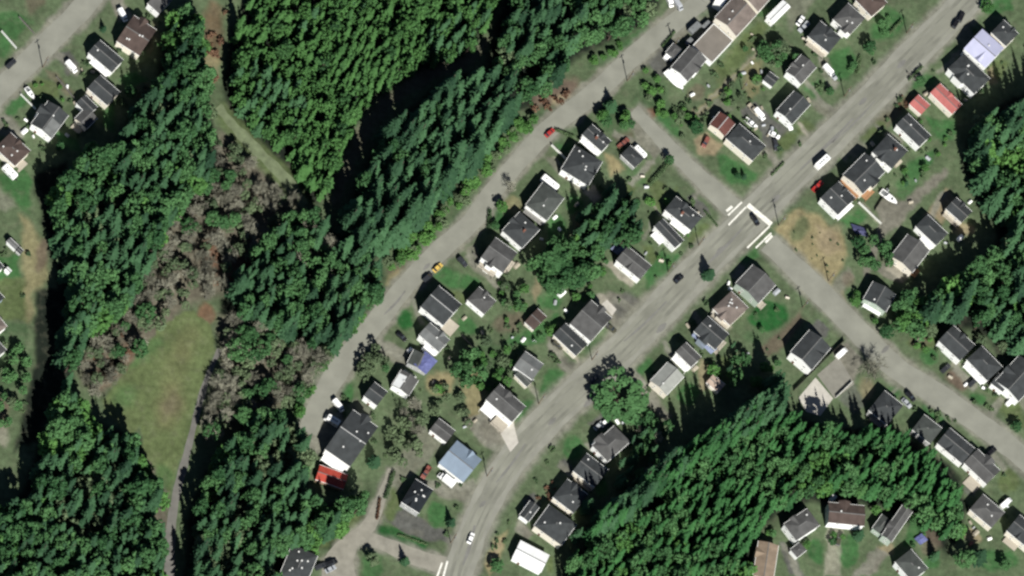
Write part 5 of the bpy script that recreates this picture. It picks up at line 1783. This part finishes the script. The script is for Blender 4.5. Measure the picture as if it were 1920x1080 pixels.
def wood(poly, spacing, mix, heights, wood_name, share):
    """fill an outline (of crowns, in the photograph) with trees standing on the ground under them"""
    ps = spacing / MPP
    xs = [p[0] for p in poly]
    ys = [p[1] for p in poly]
    g = random.Random(len(PLACED) + 5)
    spots = []
    y = min(ys)
    row = 0
    while y < max(ys):
        x = min(xs) + (ps / 2 if row % 2 else 0)
        while x < max(xs):
            px, py = x + g.uniform(-.62, .62) * ps, y + g.uniform(-.62, .62) * ps
            if inside(px, py, poly) and g.random() > .07:
                spots.append((px, py))
            x += ps
        y += ps * .87
        row += 1
    out = []
    for px, py in spots:
        # patches of one kind
        f = .5 + .17 * sin(px * .021 + py * .013 + 1.3) + .17 * sin(px * .011 - py * .024 + .4) + g.uniform(-.4, .4)
        acc = 0
        key = mix[-1][0]
        for k_, w_ in mix:
            acc += w_
            if f < acc:
                key = k_
                break
        lo, hi = heights.get(key, heights['all'])
        if hi <= 5 and g.random() < .3 * (1.2 + sin(px * .09 + 1) + sin(py * .11)):      # bushes gather in clumps
            continue
        h = g.uniform(lo, hi) * (1.14 if g.random() < .12 else 1)
        b = W(px, py, h * LEAN[key])
        if not free(b, 1.0) or hides(b, h):
            continue
        out.append((h, key, (b.x, b.y)))
    out.sort(key=lambda q: -q[0])
    PLACED.extend((q[2], q[0]) for q in out)
    n = {}
    for h, key, b in out:
        nm, cat = NAMES[key]
        k = n.get(nm, 0)
        if k < share.get(nm, 0) and QUOTA[nm] > 0:
            n[nm] = k + 1
            QUOTA[nm] -= 1
            desc = {'conifer': 'tall dark conifer', 'broadleaf_tree': 'leafy tree', 'bare_tree': 'leafless grey tree'}[nm]
            tree(key, b, h, f'{desc} in {wood_name}', cat, nm, f'{ {"conifer": "conifers", "broadleaf_tree": "leafy trees", "bare_tree": "leafless trees"}[nm] } in {wood_name}', g.uniform(.9, 1.15) * (1.45 if h < 5 else 1))
        else:
            STUFF.setdefault((key, wood_name), []).append((b, h))


BC = {'conifer': 40, 'broadleaf_tree': 40, 'bare_tree': 20}
wood(WOOD_TALL, 4.1, (('conifer', .84), ('tall', .2)), {'all': (23, 30), 'tall': (15, 20)}, 'the tall black green wood above the upper road', {'conifer': 75, 'broadleaf_tree': 15})
wood(WOOD_LEFT, 3.5, (('dull', .10), ('conifer', .46), ('tall', .3), ('bright', .3)), {'dull': (9, 13), 'all': (17, 24), 'tall': (15, 21), 'bright': (11, 15)}, 'the broad mixed wood behind the west street', {'conifer': 60, 'broadleaf_tree': 80})
wood(WOOD_MID, 3.6, (('conifer', .5), ('tall', .4), ('bare', .1)), {'all': (15, 23), 'tall': (12, 17), 'bare': (8, 10)}, 'the mixed belt between scrub and upper road', {'conifer': 40, 'broadleaf_tree': 30, 'bare_tree': 6})
wood(WOOD_LOW, 3.6, (('dull', .10), ('conifer', .5), ('tall', .3), ('bright', .2)), {'dull': (9, 12), 'all': (17, 24), 'tall': (13, 18), 'bright': (9, 13)}, 'the wood between the field track and the red roofed shed', {'conifer': 40, 'broadleaf_tree': 25})
wood(WOOD_NORTH, 3.7, (('conifer', .42), ('tall', .46), ('dull', .2)), {'all': (16, 23), 'tall': (12, 16), 'dull': (8, 12)}, 'the dark ragged wood at the top of the upper road', {'conifer': 20, 'broadleaf_tree': 25})
wood(WOOD_EAST, 3.6, (('dull', .08), ('conifer', .45), ('tall', .3), ('bright', .3)), {'dull': (9, 12), 'all': (18, 25), 'tall': (14, 19), 'bright': (9, 14)}, 'the wood at the right edge', {'conifer': 30, 'broadleaf_tree': 30})
wood(WOOD_FACE, 2.6, (('conifer', .6), ('slim', .5)), {'all': (20, 26)}, 'the tall shading face of the southern wood', {'conifer': 40})
wood(WOOD_SOUTH, 2.9, (('slim', .58), ('tall', .22), ('young', .12), ('bright', .2)), {'all': (14, 20), 'young': (11, 14), 'tall': (11, 16), 'bright': (8, 12)}, 'the dense evergreen wood south of the houses', {'conifer': 0, 'broadleaf_tree': 10})
wood([(1222, 45), (1205, 85), (1145, 130), (1095, 150), (1095, 118), (1160, 75)], 2.8, (('bright', .8), ('dull', .3)), {'all': (2, 4)}, 'the bright bank at the top of the upper road', BC)
wood(WOOD_TOP, 2.4, (('young', .56), ('sapling', .36), ('conifer', .2)), {'all': (8, 15), 'bright': (8, 11), 'conifer': (13, 18)}, 'the young bright green plantation at the top', {'conifer': 14, 'broadleaf_tree': 20})
wood(BRUSH_UP, 4.1, (('bare', .56), ('dull', .34), ('broad', .15)), {'all': (6, 9), 'broad': (8, 11), 'dull': (5, 8)}, 'the grey scrub around the grass track', {'bare_tree': 34, 'broadleaf_tree': 14})
wood(BRUSH_LOW, 3.8, (('bare', .56), ('dull', .32), ('broad', .15)), {'all': (6, 10), 'broad': (8, 12), 'dull': (6, 8)}, 'the grey scrub right of the field', {'bare_tree': 20, 'broadleaf_tree': 14})
wood([(1095, 390), (1150, 350), (1190, 370), (1215, 400), (1205, 440), (1160, 458), (1110, 458), (1088, 430)], 3.0, (('conifer', .55), ('tall', .55)), {'all': (13, 19), 'tall': (11, 15)}, 'the back garden grove behind the small dark garage', BC)
wood([(995, 490), (1040, 455), (1085, 465), (1120, 470), (1130, 500), (1080, 538), (1030, 545), (1000, 525)], 3.6, (('broad', .8), ('conifer', .3)), {'all': (9, 13)}, 'the grove behind the two storey white house', BC)
wood([(850, 670), (870, 645), (895, 650), (907, 690), (890, 722), (858, 718)], 3.4, (('broad', .7), ('bright', .4)), {'all': (7, 10)}, 'the clump below the blue tarpaulin house', BC)
wood([(735, 790), (760, 755), (800, 745), (825, 780), (800, 850), (750, 870), (722, 840)], 4.3, (('bare', .5), ('dull', .6)), {'all': (5, 8)}, 'the thin clump behind the grey garage', BC)
wood([(940, 560), (965, 540), (990, 560), (980, 590), (950, 590)], 3.2, (('broad', .6), ('dull', .4)), {'all': (5, 8)}, 'the clump beside the worn grey bungalow', BC)
wood([(1180, 800), (1215, 775), (1255, 790), (1245, 850), (1215, 900), (1170, 920), (1158, 890)], 3.4, (('conifer', .5), ('broad', .3), ('bare', .3)), {'all': (8, 12), 'broad': (6, 9), 'bare': (6, 8)}, 'the dark clump behind the white edged hip roof', BC)
wood([(1125, 215), (1165, 195), (1195, 215), (1190, 250), (1165, 242), (1140, 245)], 2.8, (('bright', .6), ('broad', .5)), {'all': (3.5, 6)}, 'the bushes at the upper road corner', BC)
wood([(1418, 90), (1450, 68), (1492, 85), (1492, 112), (1440, 132)], 3.3, (('dull', .6), ('broad', .5)), {'all': (4, 7)}, 'the clump below the white roofed garage', BC)
wood([(1680, 560), (1720, 540), (1750, 600), (1720, 640), (1680, 620)], 3.3, (('broad', .6), ('bright', .5)), {'all': (6, 9)}, 'the clump behind the round dense bush', BC)
wood([(662, 662), (690, 640), (742, 660), (738, 690), (690, 706), (660, 698)], 3.2, (('dull', .6), ('broad', .5)), {'all': (5, 7)}, 'the clump on the gravel spur', BC)
wood([(1205, 150), (1250, 160), (1300, 215), (1270, 235), (1215, 195)], 3.4, (('bright', .6), ('dull', .5)), {'all': (2.5, 4)}, 'the bushes below the large grey gabled house', BC)
wood([(1345, 175), (1400, 130), (1425, 150), (1400, 190), (1360, 200)], 3.6, (('dull', .6), ('bright', .5)), {'all': (2.5, 4.5)}, 'the bushes along the alley', BC)
wood([(985, 640), (1030, 600), (1060, 560), (1100, 540), (1120, 520), (1145, 470), (1120, 555), (1062, 592), (1010, 655)], 3.5, (('bright', .7), ('broad', .4)), {'all': (2, 4)}, 'the bushes around the brown roofed shed', BC)
wood([(905, 530), (960, 508), (1000, 540), (990, 600), (950, 612), (925, 545)], 3.5, (('bright', .6), ('dull', .5)), {'all': (2, 4.5)}, 'the bushes behind the two storey white house', BC)
wood([(1200, 120), (1260, 170), (1330, 190), (1420, 100), (1480, 60), (1500, 95), (1440, 170), (1350, 240), (1290, 262), (1230, 225)], 4.6, (('bright', .7), ('dull', .4)), {'all': (1.5, 3.4)}, 'the low bushes in the middle of the north-east block', BC)
wood([(1640, 255), (1700, 215), (1760, 240), (1790, 260), (1770, 300), (1700, 350), (1670, 330), (1720, 280)], 4.4, (('bright', .8), ('dull', .3)), {'all': (1.5, 3.2)}, 'the low bushes behind the row east of the main road', BC)
wood([(1190, 330), (1240, 350), (1320, 420), (1330, 440), (1240, 520), (1210, 540), (1225, 480), (1215, 430)], 4.4, (('bright', .8), ('dull', .3)), {'all': (1.4, 3)}, 'the low bushes around the corner houses at the crossing', BC)
wood([(60, 130), (110, 150), (160, 120), (170, 200), (120, 190), (60, 200)], 4.4, (('bright', .7), ('dull', .4)), {'all': (1.4, 3)}, 'the low bushes of the west street gardens', BC)
wood([(1430, 1000), (1545, 990), (1560, 940), (1640, 940), (1720, 960), (1760, 1010), (1700, 1030), (1640, 1000), (1540, 1050)], 4.2, (('bright', .7), ('broad', .4)), {'all': (1.6, 3.6)}, 'the bushes around the bottom right group of houses', BC)
wood([(880, 640), (960, 645), (985, 690), (930, 735), (880, 725)], 3.6, (('bright', .6), ('dull', .5)), {'all': (2.2, 4.5)}, 'the bushes in the middle of the long back gardens', BC)
wood([(800, 705), (862, 725), (890, 800), (850, 785), (800, 745)], 3.6, (('dull', .5), ('bright', .6)), {'all': (2.2, 4.5)}, 'the bushes above the plain grey garage', BC)
wood([(1050, 440), (1092, 440), (1100, 480), (1050, 470)], 3.2, (('broad', .5), ('bright', .6)), {'all': (3, 6)}, 'the bushes at the west end of the grove', BC)
wood([(1130, 640), (1160, 610), (1200, 585), (1225, 560), (1215, 600), (1150, 655)], 3.6, (('bright', 1.), ), {'all': (1.4, 2.6)}, 'the low verge bushes above the main road', BC)
wood([(1640, 30), (1690, 25), (1700, 60), (1650, 110), (1600, 150), (1590, 120)], 4.4, (('broad', .5), ('bright', .6)), {'all': (2.2, 4.5)}, 'the bushes on the big corner lawn', BC)
wood([(1560, 560), (1600, 580), (1620, 600), (1640, 640), (1690, 650), (1750, 660), (1750, 620), (1690, 620), (1620, 540)], 4.2, (('bright', .6), ('dull', .5)), {'all': (2.0, 4.0)}, 'the bushes above the south side street', BC)
wood([(1330, 690), (1400, 700), (1460, 660), (1480, 700), (1440, 720), (1380, 740), (1330, 740)], 3.8, (('bright', .5), ('broad', .6)), {'all': (2.5, 5)}, 'the bushes at the north tip of the evergreen wood', BC)
wood([(0, 640), (55, 650), (48, 740), (15, 800), (0, 800)], 3.6, (('broad', .6), ('dull', .5)), {'all': (4, 7)}, 'the bushes at the left edge', BC)
wood([(1625, 455), (1660, 440), (1680, 480), (1650, 515), (1615, 495)], 3.3, (('broad', .9), ('bright', .2)), {'all': (6, 8)}, 'the clump beside the taupe grey house', BC)
wood([(1365, 640), (1395, 625), (1400, 690), (1375, 720)], 3.2, (('broad', .7), ('conifer', .4)), {'all': (5, 8)}, 'the clump below the bright green lawn', BC)
# green bank along the upper road
wood([(965, 225), (1020, 215), (975, 285), (920, 350), (870, 410), (815, 452), (755, 512), (715, 500), (770, 440), (845, 375), (905, 305)], 2.7, (('bright', .55), ('dull', .3), ('bare', .25)), {'all': (2.8, 5.5), 'bare': (3, 5)}, 'the green bank along the upper road', {'broadleaf_tree': 24, 'bare_tree': 8})
wood([(735, 540), (700, 585), (650, 645), (610, 705), (585, 750), (570, 790), (548, 780), (590, 700), (620, 650), (665, 600), (690, 555)], 2.8, (('bright', .6), ('broad', .3), ('dull', .2)), {'all': (4, 8)}, 'the lower green bank of the upper road', {'broadleaf_tree': 16})
wood([(560, 1010), (640, 940), (680, 930), (670, 985), (610, 1035), (560, 1040)], 2.8, (('bright', 1.0),), {'all': (4, 6)}, 'the soft green edge beside the lane', {'broadleaf_tree': 6})


# the rest of the woods, tree by tree but one mass to the eye: ONE object for each wood
SMALL = {}


def small(key):
    """lighter crowns for the mass"""
    if key not in SMALL:
        L = []
        for i in range(5):
            if key in ('conifer', 'slim', 'young'):
                h, r = {'conifer': (18, 2.7), 'slim': (18, 2.1), 'young': (10, 1.5)}[key]
                V, F = conifer_np(1000 + i * 7 + len(key), h, r, .62 if key != 'young' else .72, .12, .85, 1.5)
            elif key == 'bare':
                h = 9
                (V, F), _ = broad_np(1100 + i, 9, 2.7, 30, 16, .42, .2, True, .15)
            else:
                h, r, n1, n2, sz = {'broad': (13, 3.4, 50, 13, .48), 'bright': (9, 2.6, 46, 13, .41), 'dull': (10, 2.9, 40, 12, .41), 'tall': (16, 2.7, 58, 13, .42), 'sapling': (9, 1.3, 28, 12, .28)}[key]
                (V, F), _ = broad_np(1200 + i, h, r, n1, n2, sz, .18)
            # its trunk, as three crossed strips
            tr = []
            for q in range(3):
                a = q * pi / 3
                d = np.array([cos(a), sin(a), 0]) * .016 * h
                z = np.array([0, 0, h * .45])
                tr.append([-d, d, d * .6 + z, -d * .6 + z])
            V = np.concatenate([V, np.array(tr).reshape(-1, 3)])
            F = np.concatenate([F, np.arange(12).reshape(3, 4) + len(V) - 12])
            L.append((V, F, h))
        SMALL[key] = L
    return SMALL[key]


byw = {}
for (key, wn), lst in STUFF.items():
    byw.setdefault(wn, []).append((key, lst))
for wn, items in byw.items():
    Vs, Fs, Ts, Ms, mats_ = [], [], [], [], []
    off = 0
    for key, lst in items:
        mi = len(mats_)
        mats_.append({'tall': 'broad', 'sapling': 'young', 'conifer': 'conifer', 'slim': 'slim', 'young': 'young', 'broad': 'broad', 'bright': 'bright', 'dull': 'dull', 'bare': 'twig'}[key])
        for (bx, by), h in lst:
            V, F, h0 = small(key)[rng.integers(5)]
            a = rng.uniform(0, 2 * pi)
            s = h / h0
            w = s * rng.uniform(.8, 1.25) * (1.45 if h < 5 else 1)
            ca, sa = cos(a) * w, sin(a) * w
            Vs.append(np.stack([V[:, 0] * ca - V[:, 1] * sa + bx, V[:, 0] * sa + V[:, 1] * ca + by, V[:, 2] * s], 1).astype(np.float32))
            Fs.append(F + off)
            off += len(V)
            Ts.append(np.full(len(V), rng.uniform(0, 1), np.float32))
            Ms.append(np.full(len(F), mi, np.int32))
    me = bpy.data.meshes.new('woodland')
    fill_mesh(me, np.concatenate(Vs), np.concatenate(Fs), np.concatenate(Ts))
    for m in mats_:
        me.materials.append(LEAF[m])
    me.polygons.foreach_set('material_index', np.concatenate(Ms))
    o = add('woodland', me, kind='stuff')
    tag(o, 'crowded lesser trees of ' + wn, 'woodland')

# ------------------------------------------------------------------ trees and shrubs of the gardens
for px, py, h, key, wide, lb in (
        (1166, 750, 9.5, 'broad', 3.3, 'big round leafy tree beside the main road'),
        (1331, 512, 9, 'conifer', 1.9, 'single dark conifer on the main road verge south-west of the junction'),
        (1147, 196, 8, 'conifer', 2.6, 'dark conifer at the corner where the upper road meets the side street'),
        (1305, 240, 6, 'broad', 1.9, 'round dark bush tree beside the tan yard'),
        (940, 388, 5, 'bright', 1.5, 'bright leafy tree at the upper road by the cross roofed house'),
        (928, 424, 4, 'broad', 1.5, 'small leafy tree below the bright one at the upper road'),
        (957, 350, 6, 'bare', 1.3, 'leafless tree at the upper road in front of the green grey roof'),
        (1040, 490, 13, 'broad', 1.9, 'widest leafy tree behind the two storey white house'),
        (910, 640, 6, 'dull', 1.6, 'dull tree beside the weathered fence behind the pale deck'),
        (704, 862, 9, 'conifer', 2.6, 'stout dark conifer beside the dead end house'),
        (848, 976, 7, 'conifer', 1.7, 'narrow dark conifer on the lawn at the bottom of the main road'),
        (762, 1050, 7, 'conifer', 2.1, 'dark conifer at the bottom edge beside the lane'),
        (700, 1050, 6, 'dull', 1.6, 'dull round tree in the lane fork at the bottom edge'),
        (1370, 690, 7, 'conifer', 1.6, 'dark conifer south of the bright green lawn'),
        (1428, 618, 3, 'broad', 1.5, 'small dark bush tree on the bright green lawn'),
        (1634, 690, 9, 'bare', 1.7, 'leafless grey tree overhanging the south side street'),
        (1662, 622, 5, 'broad', 2.0, 'round dense bush tree at the south side street bend'),
        (1690, 600, 6, 'dull', 1.6, 'dull tree behind the round dense bush'),
        (1610, 455, 6, 'broad', 1.4, 'dark leafy tree beside the navy sheet'),
        (1556, 171, 4, 'broad', 1.5, 'round dark bush tree at the main road by the white van drive'),
        (1630, 88, 6, 'broad', 1.5, 'dark leafy tree on the big corner lawn'),
        (1600, 122, 4, 'broad', 1.6, 'low leafy tree on the lawn north of the white van drive'),
        (1725, 150, 4, 'broad', 1.5, 'leafy tree beside the fence above the red roofs'),
        (1850, 14, 5, 'bright', 1.7, 'bright leafy tree at the top edge near the lilac roof'),
        (1460, 90, 6, 'dull', 1.8, 'dull leafy tree below the white roofed garage'),
        (1440, 108, 5, 'broad', 1.6, 'leafy tree above the small alley shed'),
        (1397, 92, 3.2, 'broad', 1.5, 'small round tree on the alley grass'),
        (1396, 330, 4, 'conifer', 2.2, 'small dark conifer on the lawn at the junction'),
        (1382, 330, 3.5, 'broad', 1.6, 'leafy bush tree on the lawn at the junction'),
        (1735, 315, 3.5, 'bright', 1.4, 'small bright tree on the lawn behind the hip roofed house'),
        (1700, 342, 4, 'conifer', 1.8, 'small dark conifer on the lawn by the boat'),
        (1255, 300, 5, 'broad', 1.3, 'dark tree at the north side street edge'),
        (270, 172, 5, 'dull', 1.7, 'brownish tree at the back of the west street lawns'),
        (195, 52, 5, 'conifer', 1.8, 'dark conifer beside the largest brown house'),
        (245, 172, 6, 'broad', 1.3, 'dark leafy tree behind the cream walled gabled house'),
        (112, 275, 5, 'broad', 1.5, 'leafy tree behind the black roofed house on the west street'),
        (1612, 1000, 9, 'conifer', 1.7, 'dark conifer between the brown house and the long ridged one'),
        (1840, 1040, 14, 'conifer', 1.5, 'tall black conifer near the bottom right corner'),
        (1810, 1050, 9, 'broad', 1.4, 'leafy tree left of the tall corner conifer'),
        (1755, 1040, 8, 'conifer', 1.7, 'dark conifer in the bottom right back garden'),
        (930, 1062, 5, 'broad', 1.8, 'leafy bush tree beside the white metal roof'),
        (1190, 860, 10, 'conifer', 1.5, 'dark conifer behind the house next to the white edged roof'),
        (1170, 905, 9, 'conifer', 1.5, 'dark conifer at the north-west tip of the evergreen wood'),
        (1215, 890, 7, 'bare', 1.4, 'leafless tree at the north-west tip of the evergreen wood'),
        (1105, 945, 14, 'conifer', 1.4, 'tall dark conifer close behind the dark hip roofed row'),
        (1085, 1000, 13, 'conifer', 1.3, 'tall dark conifer close behind the largest roof of the row'),
        (1460, 720, 12, 'conifer', 1.3, 'dark conifer at the corner of the evergreen wood by the tall gabled house'),
        (1885, 1060, 6, 'broad', 1.5, 'leafy tree in the bottom right corner garden'),
        (1905, 800, 5, 'broad', 1.5, 'leafy bush tree at the right edge by the south side street'),
        (1745, 620, 7, 'dull', 1.5, 'dull tree at the foot of the eastern wood'),
        (1840, 640, 5, 'dull', 1.5, 'olive bush tree behind three houses in a line'),
        (1880, 650, 5, 'dull', 1.5, 'olive tree behind the large cross gabled house'),
        (1700, 560, 8, 'broad', 1.5, 'leafy tree right of the cross gabled house with white dormers'),
        (990, 90, 13, 'conifer', 1.2, 'dark conifer at the plantation edge by the ragged wood')):
    b = W(px, py, h * .55)
    nm, cat = NAMES[key]
    tree(key, (b.x, b.y), h, lb, cat, nm, None, wide)

hedges = (((1217, 348), (1254, 306), 1.8, 1.6, 'dark clipped hedge along the north side street'), ((722, 936), (738, 884), 2.0, 1.5, 'dark hedge beside the lane above the black roofed house'),
          ((1664, 66), (1690, 40), 1.6, 1.0, 'low dark hedge on the big corner lawn'), ((1702, 152), (1728, 126), 1.8, 1.1, 'low dark hedge at the road above the red roofs'),
          ((1612, 105), (1606, 140), 1.6, 1.3, 'dark hedge across the lawn north of the white van drive'), ((706, 975), (712, 935), 1.2, 1.0, 'brownish hedge beside the lane'),
          ((915, 430), (918, 395), 1.6, 1.4, 'dark hedge at the upper road by the cross roofed house'), ((1040, 244), (1075, 258), 1.5, 1.2, 'hedge in front of the first house south of the corner'),
          ((745, 1003), (800, 1022), 1.0, .8, 'low hedge along the lawn strip by the lane'), ((1240, 90), (1265, 60), 1.4, 1.0, 'hedge at the upper road by the small hip roofed garage'),
          ((1445, 330), (1470, 305), 1.0, .8, 'low hedge at the main road below the paved lot'), ((1320, 395), (1345, 425), 1.0, .8, 'low hedge beside the corner house at the crossing'))
for a, b, h, w, lb in hedges:
    p, q = W(*a), W(*b)
    d = q - p
    L = d.length
    g = np.random.default_rng(int(a[0]))
    n = int(L * w * 46)
    c = np.stack([g.uniform(0, L, n), g.normal(0, w * .3, n), g.uniform(.05, 1, n) ** .7 * h * (1 + .12 * np.sin(g.uniform(0, 6)))], 1)
    c[:, 1] = np.clip(c[:, 1], -w * .55, w * .55)
    c[:, 2] *= 1 - .35 * np.abs(c[:, 1] / (w * .6))
    nr = g.normal(size=(n, 3)) * .6 + np.array([0, 0, .6])
    nr /= np.linalg.norm(nr, axis=1)[:, None]
    e1 = np.cross(nr, g.normal(size=(n, 3)))
    e1 /= np.linalg.norm(e1, axis=1)[:, None]
    e2 = np.cross(nr, e1)
    s = g.uniform(.15, .3, n)[:, None]
    V, F = quads(c, e1 * s, e2 * s * .8)
    me = bpy.data.meshes.new('hedge')
    fill_mesh(me, V, F)
    me.materials.append(LEAF['rust' if 'brownish' in lb else 'shrub'])
    o = add('hedge', me, None, (p.x, p.y, 0), atan2(d.y, d.x))
    tag(o, lb, 'hedge')

# pale odds and ends lying about the lots
gb_ = random.Random(5)
for poly_, n_, where_ in (([(1150, 290), (1240, 340), (1330, 420), (1130, 640), (980, 740), (800, 860), (800, 640), (960, 500)], 22, 'the back gardens between the two long roads'),
                          ([(1210, 150), (1420, 60), (1560, 10), (1640, 100), (1440, 300), (1300, 260)], 16, 'the gardens of the north-east block'),
                          ([(1620, 260), (1780, 120), (1880, 60), (1790, 260), (1700, 420), (1840, 440), (1660, 540)], 12, 'the gardens east of the main road'),
                          ([(1340, 520), (1470, 520), (1500, 640), (1380, 690), (1220, 750), (1000, 960), (1130, 800)], 12, 'the gardens south of the main road'),
                          ([(20, 230), (130, 130), (260, 60), (220, 200), (90, 280)], 8, 'the west street gardens'),
                          ([(1720, 640), (1900, 720), (1910, 1060), (1820, 1040), (1800, 900)], 8, 'the gardens near the right edge')):
    k_ = 0
    for _ in range(n_ * 25):
        px, py = gb_.uniform(min(p[0] for p in poly_), max(p[0] for p in poly_)), gb_.uniform(min(p[1] for p in poly_), max(p[1] for p in poly_))
        b_ = W(px, py)
        if k_ < n_ and inside(px, py, poly_) and free((b_.x, b_.y), .4, True, 5) and hypot(px - 1442, py - 593) > 46:
            k_ += 1
            bin_(px, py, gb_.uniform(.45, 1.0), gb_.uniform(.4, 1.1), PAINT[gb_.choice(('white', 'tan', 'silver', 'tan'))], 'small pale lidded box among the clutter in ' + where_, rz=gb_.uniform(0, 3), group='pale boxes in ' + where_)

# single shrubs people planted, and self sown ones on rough ground
g = random.Random(21)


def shrubs(poly, n, label, group, key='shrub', lo=.8, hi=2.0):
    xs = [p[0] for p in poly]
    ys = [p[1] for p in poly]
    k = tries = 0
    while k < n and tries < n * 30:
        tries += 1
        px, py = g.uniform(min(xs), max(xs)), g.uniform(min(ys), max(ys))
        if not inside(px, py, poly):
            continue
        h = g.uniform(lo, hi)
        b = W(px, py)
        if not free(b, .2, True, 2):
            continue
        tree(key, (b.x, b.y), h, label, 'shrub', 'shrub', group, g.uniform(.8, 1.4))
        k += 1


shrubs([(1150, 270), (1240, 300), (1340, 430), (1240, 540), (1130, 640), (980, 740), (860, 780), (740, 830), (790, 690), (900, 600), (960, 500), (1060, 400)], 52, 'green shrub in the back gardens between the two long roads', 'shrubs in the back gardens between the roads')
shrubs([(1190, 140), (1300, 130), (1420, 60), (1560, 0), (1680, 60), (1560, 230), (1420, 330), (1300, 240)], 37, 'green shrub in the gardens of the north-east block', 'shrubs of the north-east block')
shrubs([(1600, 260), (1740, 120), (1880, 0), (1900, 120), (1800, 240), (1740, 380), (1640, 420)], 18, 'green shrub in the gardens east of the main road', 'shrubs east of the main road')
shrubs([(1460, 420), (1560, 440), (1590, 490), (1550, 520), (1490, 470)], 12, 'dry tuft on the straw coloured plot by the junction', 'tufts on the dry plot', 'shrub', .4, .9)
shrubs([(1340, 500), (1480, 520), (1500, 640), (1400, 700), (1240, 760), (1190, 720)], 18, 'green shrub in the gardens south-west of the junction', 'shrubs south-west of the junction')
shrubs([(1560, 560), (1720, 600), (1920, 740), (1920, 1060), (1800, 900), (1640, 720)], 26, 'green shrub in the gardens along the south side street', 'shrubs along the south side street')
shrubs([(640, 730), (760, 740), (760, 900), (700, 940), (640, 1000), (620, 940)], 13, 'green shrub around the dead end of the upper road', 'shrubs around the dead end')
shrubs([(800, 880), (960, 860), (1000, 800), (1120, 790), (1060, 900), (960, 1060), (820, 1000)], 13, 'green shrub beside the lower main road', 'shrubs beside the lower main road')
shrubs([(0, 200), (60, 190), (180, 90), (300, 0), (300, 120), (240, 200), (120, 300), (0, 330)], 22, 'green shrub in the west street gardens', 'shrubs in the west street gardens')
shrubs([(0, 450), (50, 440), (60, 620), (50, 780), (0, 800)], 10, 'green shrub in the gardens at the left edge', 'shrubs at the left edge')
shrubs([(990, 170), (1090, 140), (1120, 150), (1060, 200), (1000, 220)], 14, 'rusty shrub on the bank above the upper road', 'rusty shrubs above the upper road', 'rusty')
shrubs([(380, 20), (425, 20), (425, 160), (385, 160)], 14, 'rusty shrub in the gap beside the young plantation', 'rusty shrubs beside the plantation', 'rusty')
shrubs([(375, 440), (470, 460), (480, 540), (400, 540)], 14, 'rusty shrub in the grey scrub near the grass track', 'rusty shrubs in the scrub', 'rusty')
shrubs([(180, 640), (280, 610), (240, 700), (170, 740)], 12, 'rusty shrub along the upper rim of the field', 'rusty shrubs along the field rim', 'rusty')
shrubs([(1690, 180), (1715, 170), (1700, 215), (1680, 205)], 5, 'rusty shrub beside the small red roof', 'rusty shrubs by the small red roof', 'rusty', .6, 1.2)
shrubs([(1035, 895), (1050, 905), (1030, 945), (1005, 935), (1010, 915)], 6, 'rusty brown shrub at the roadside before the dark row', 'rusty shrubs before the dark row', 'rusty', .8, 1.6)
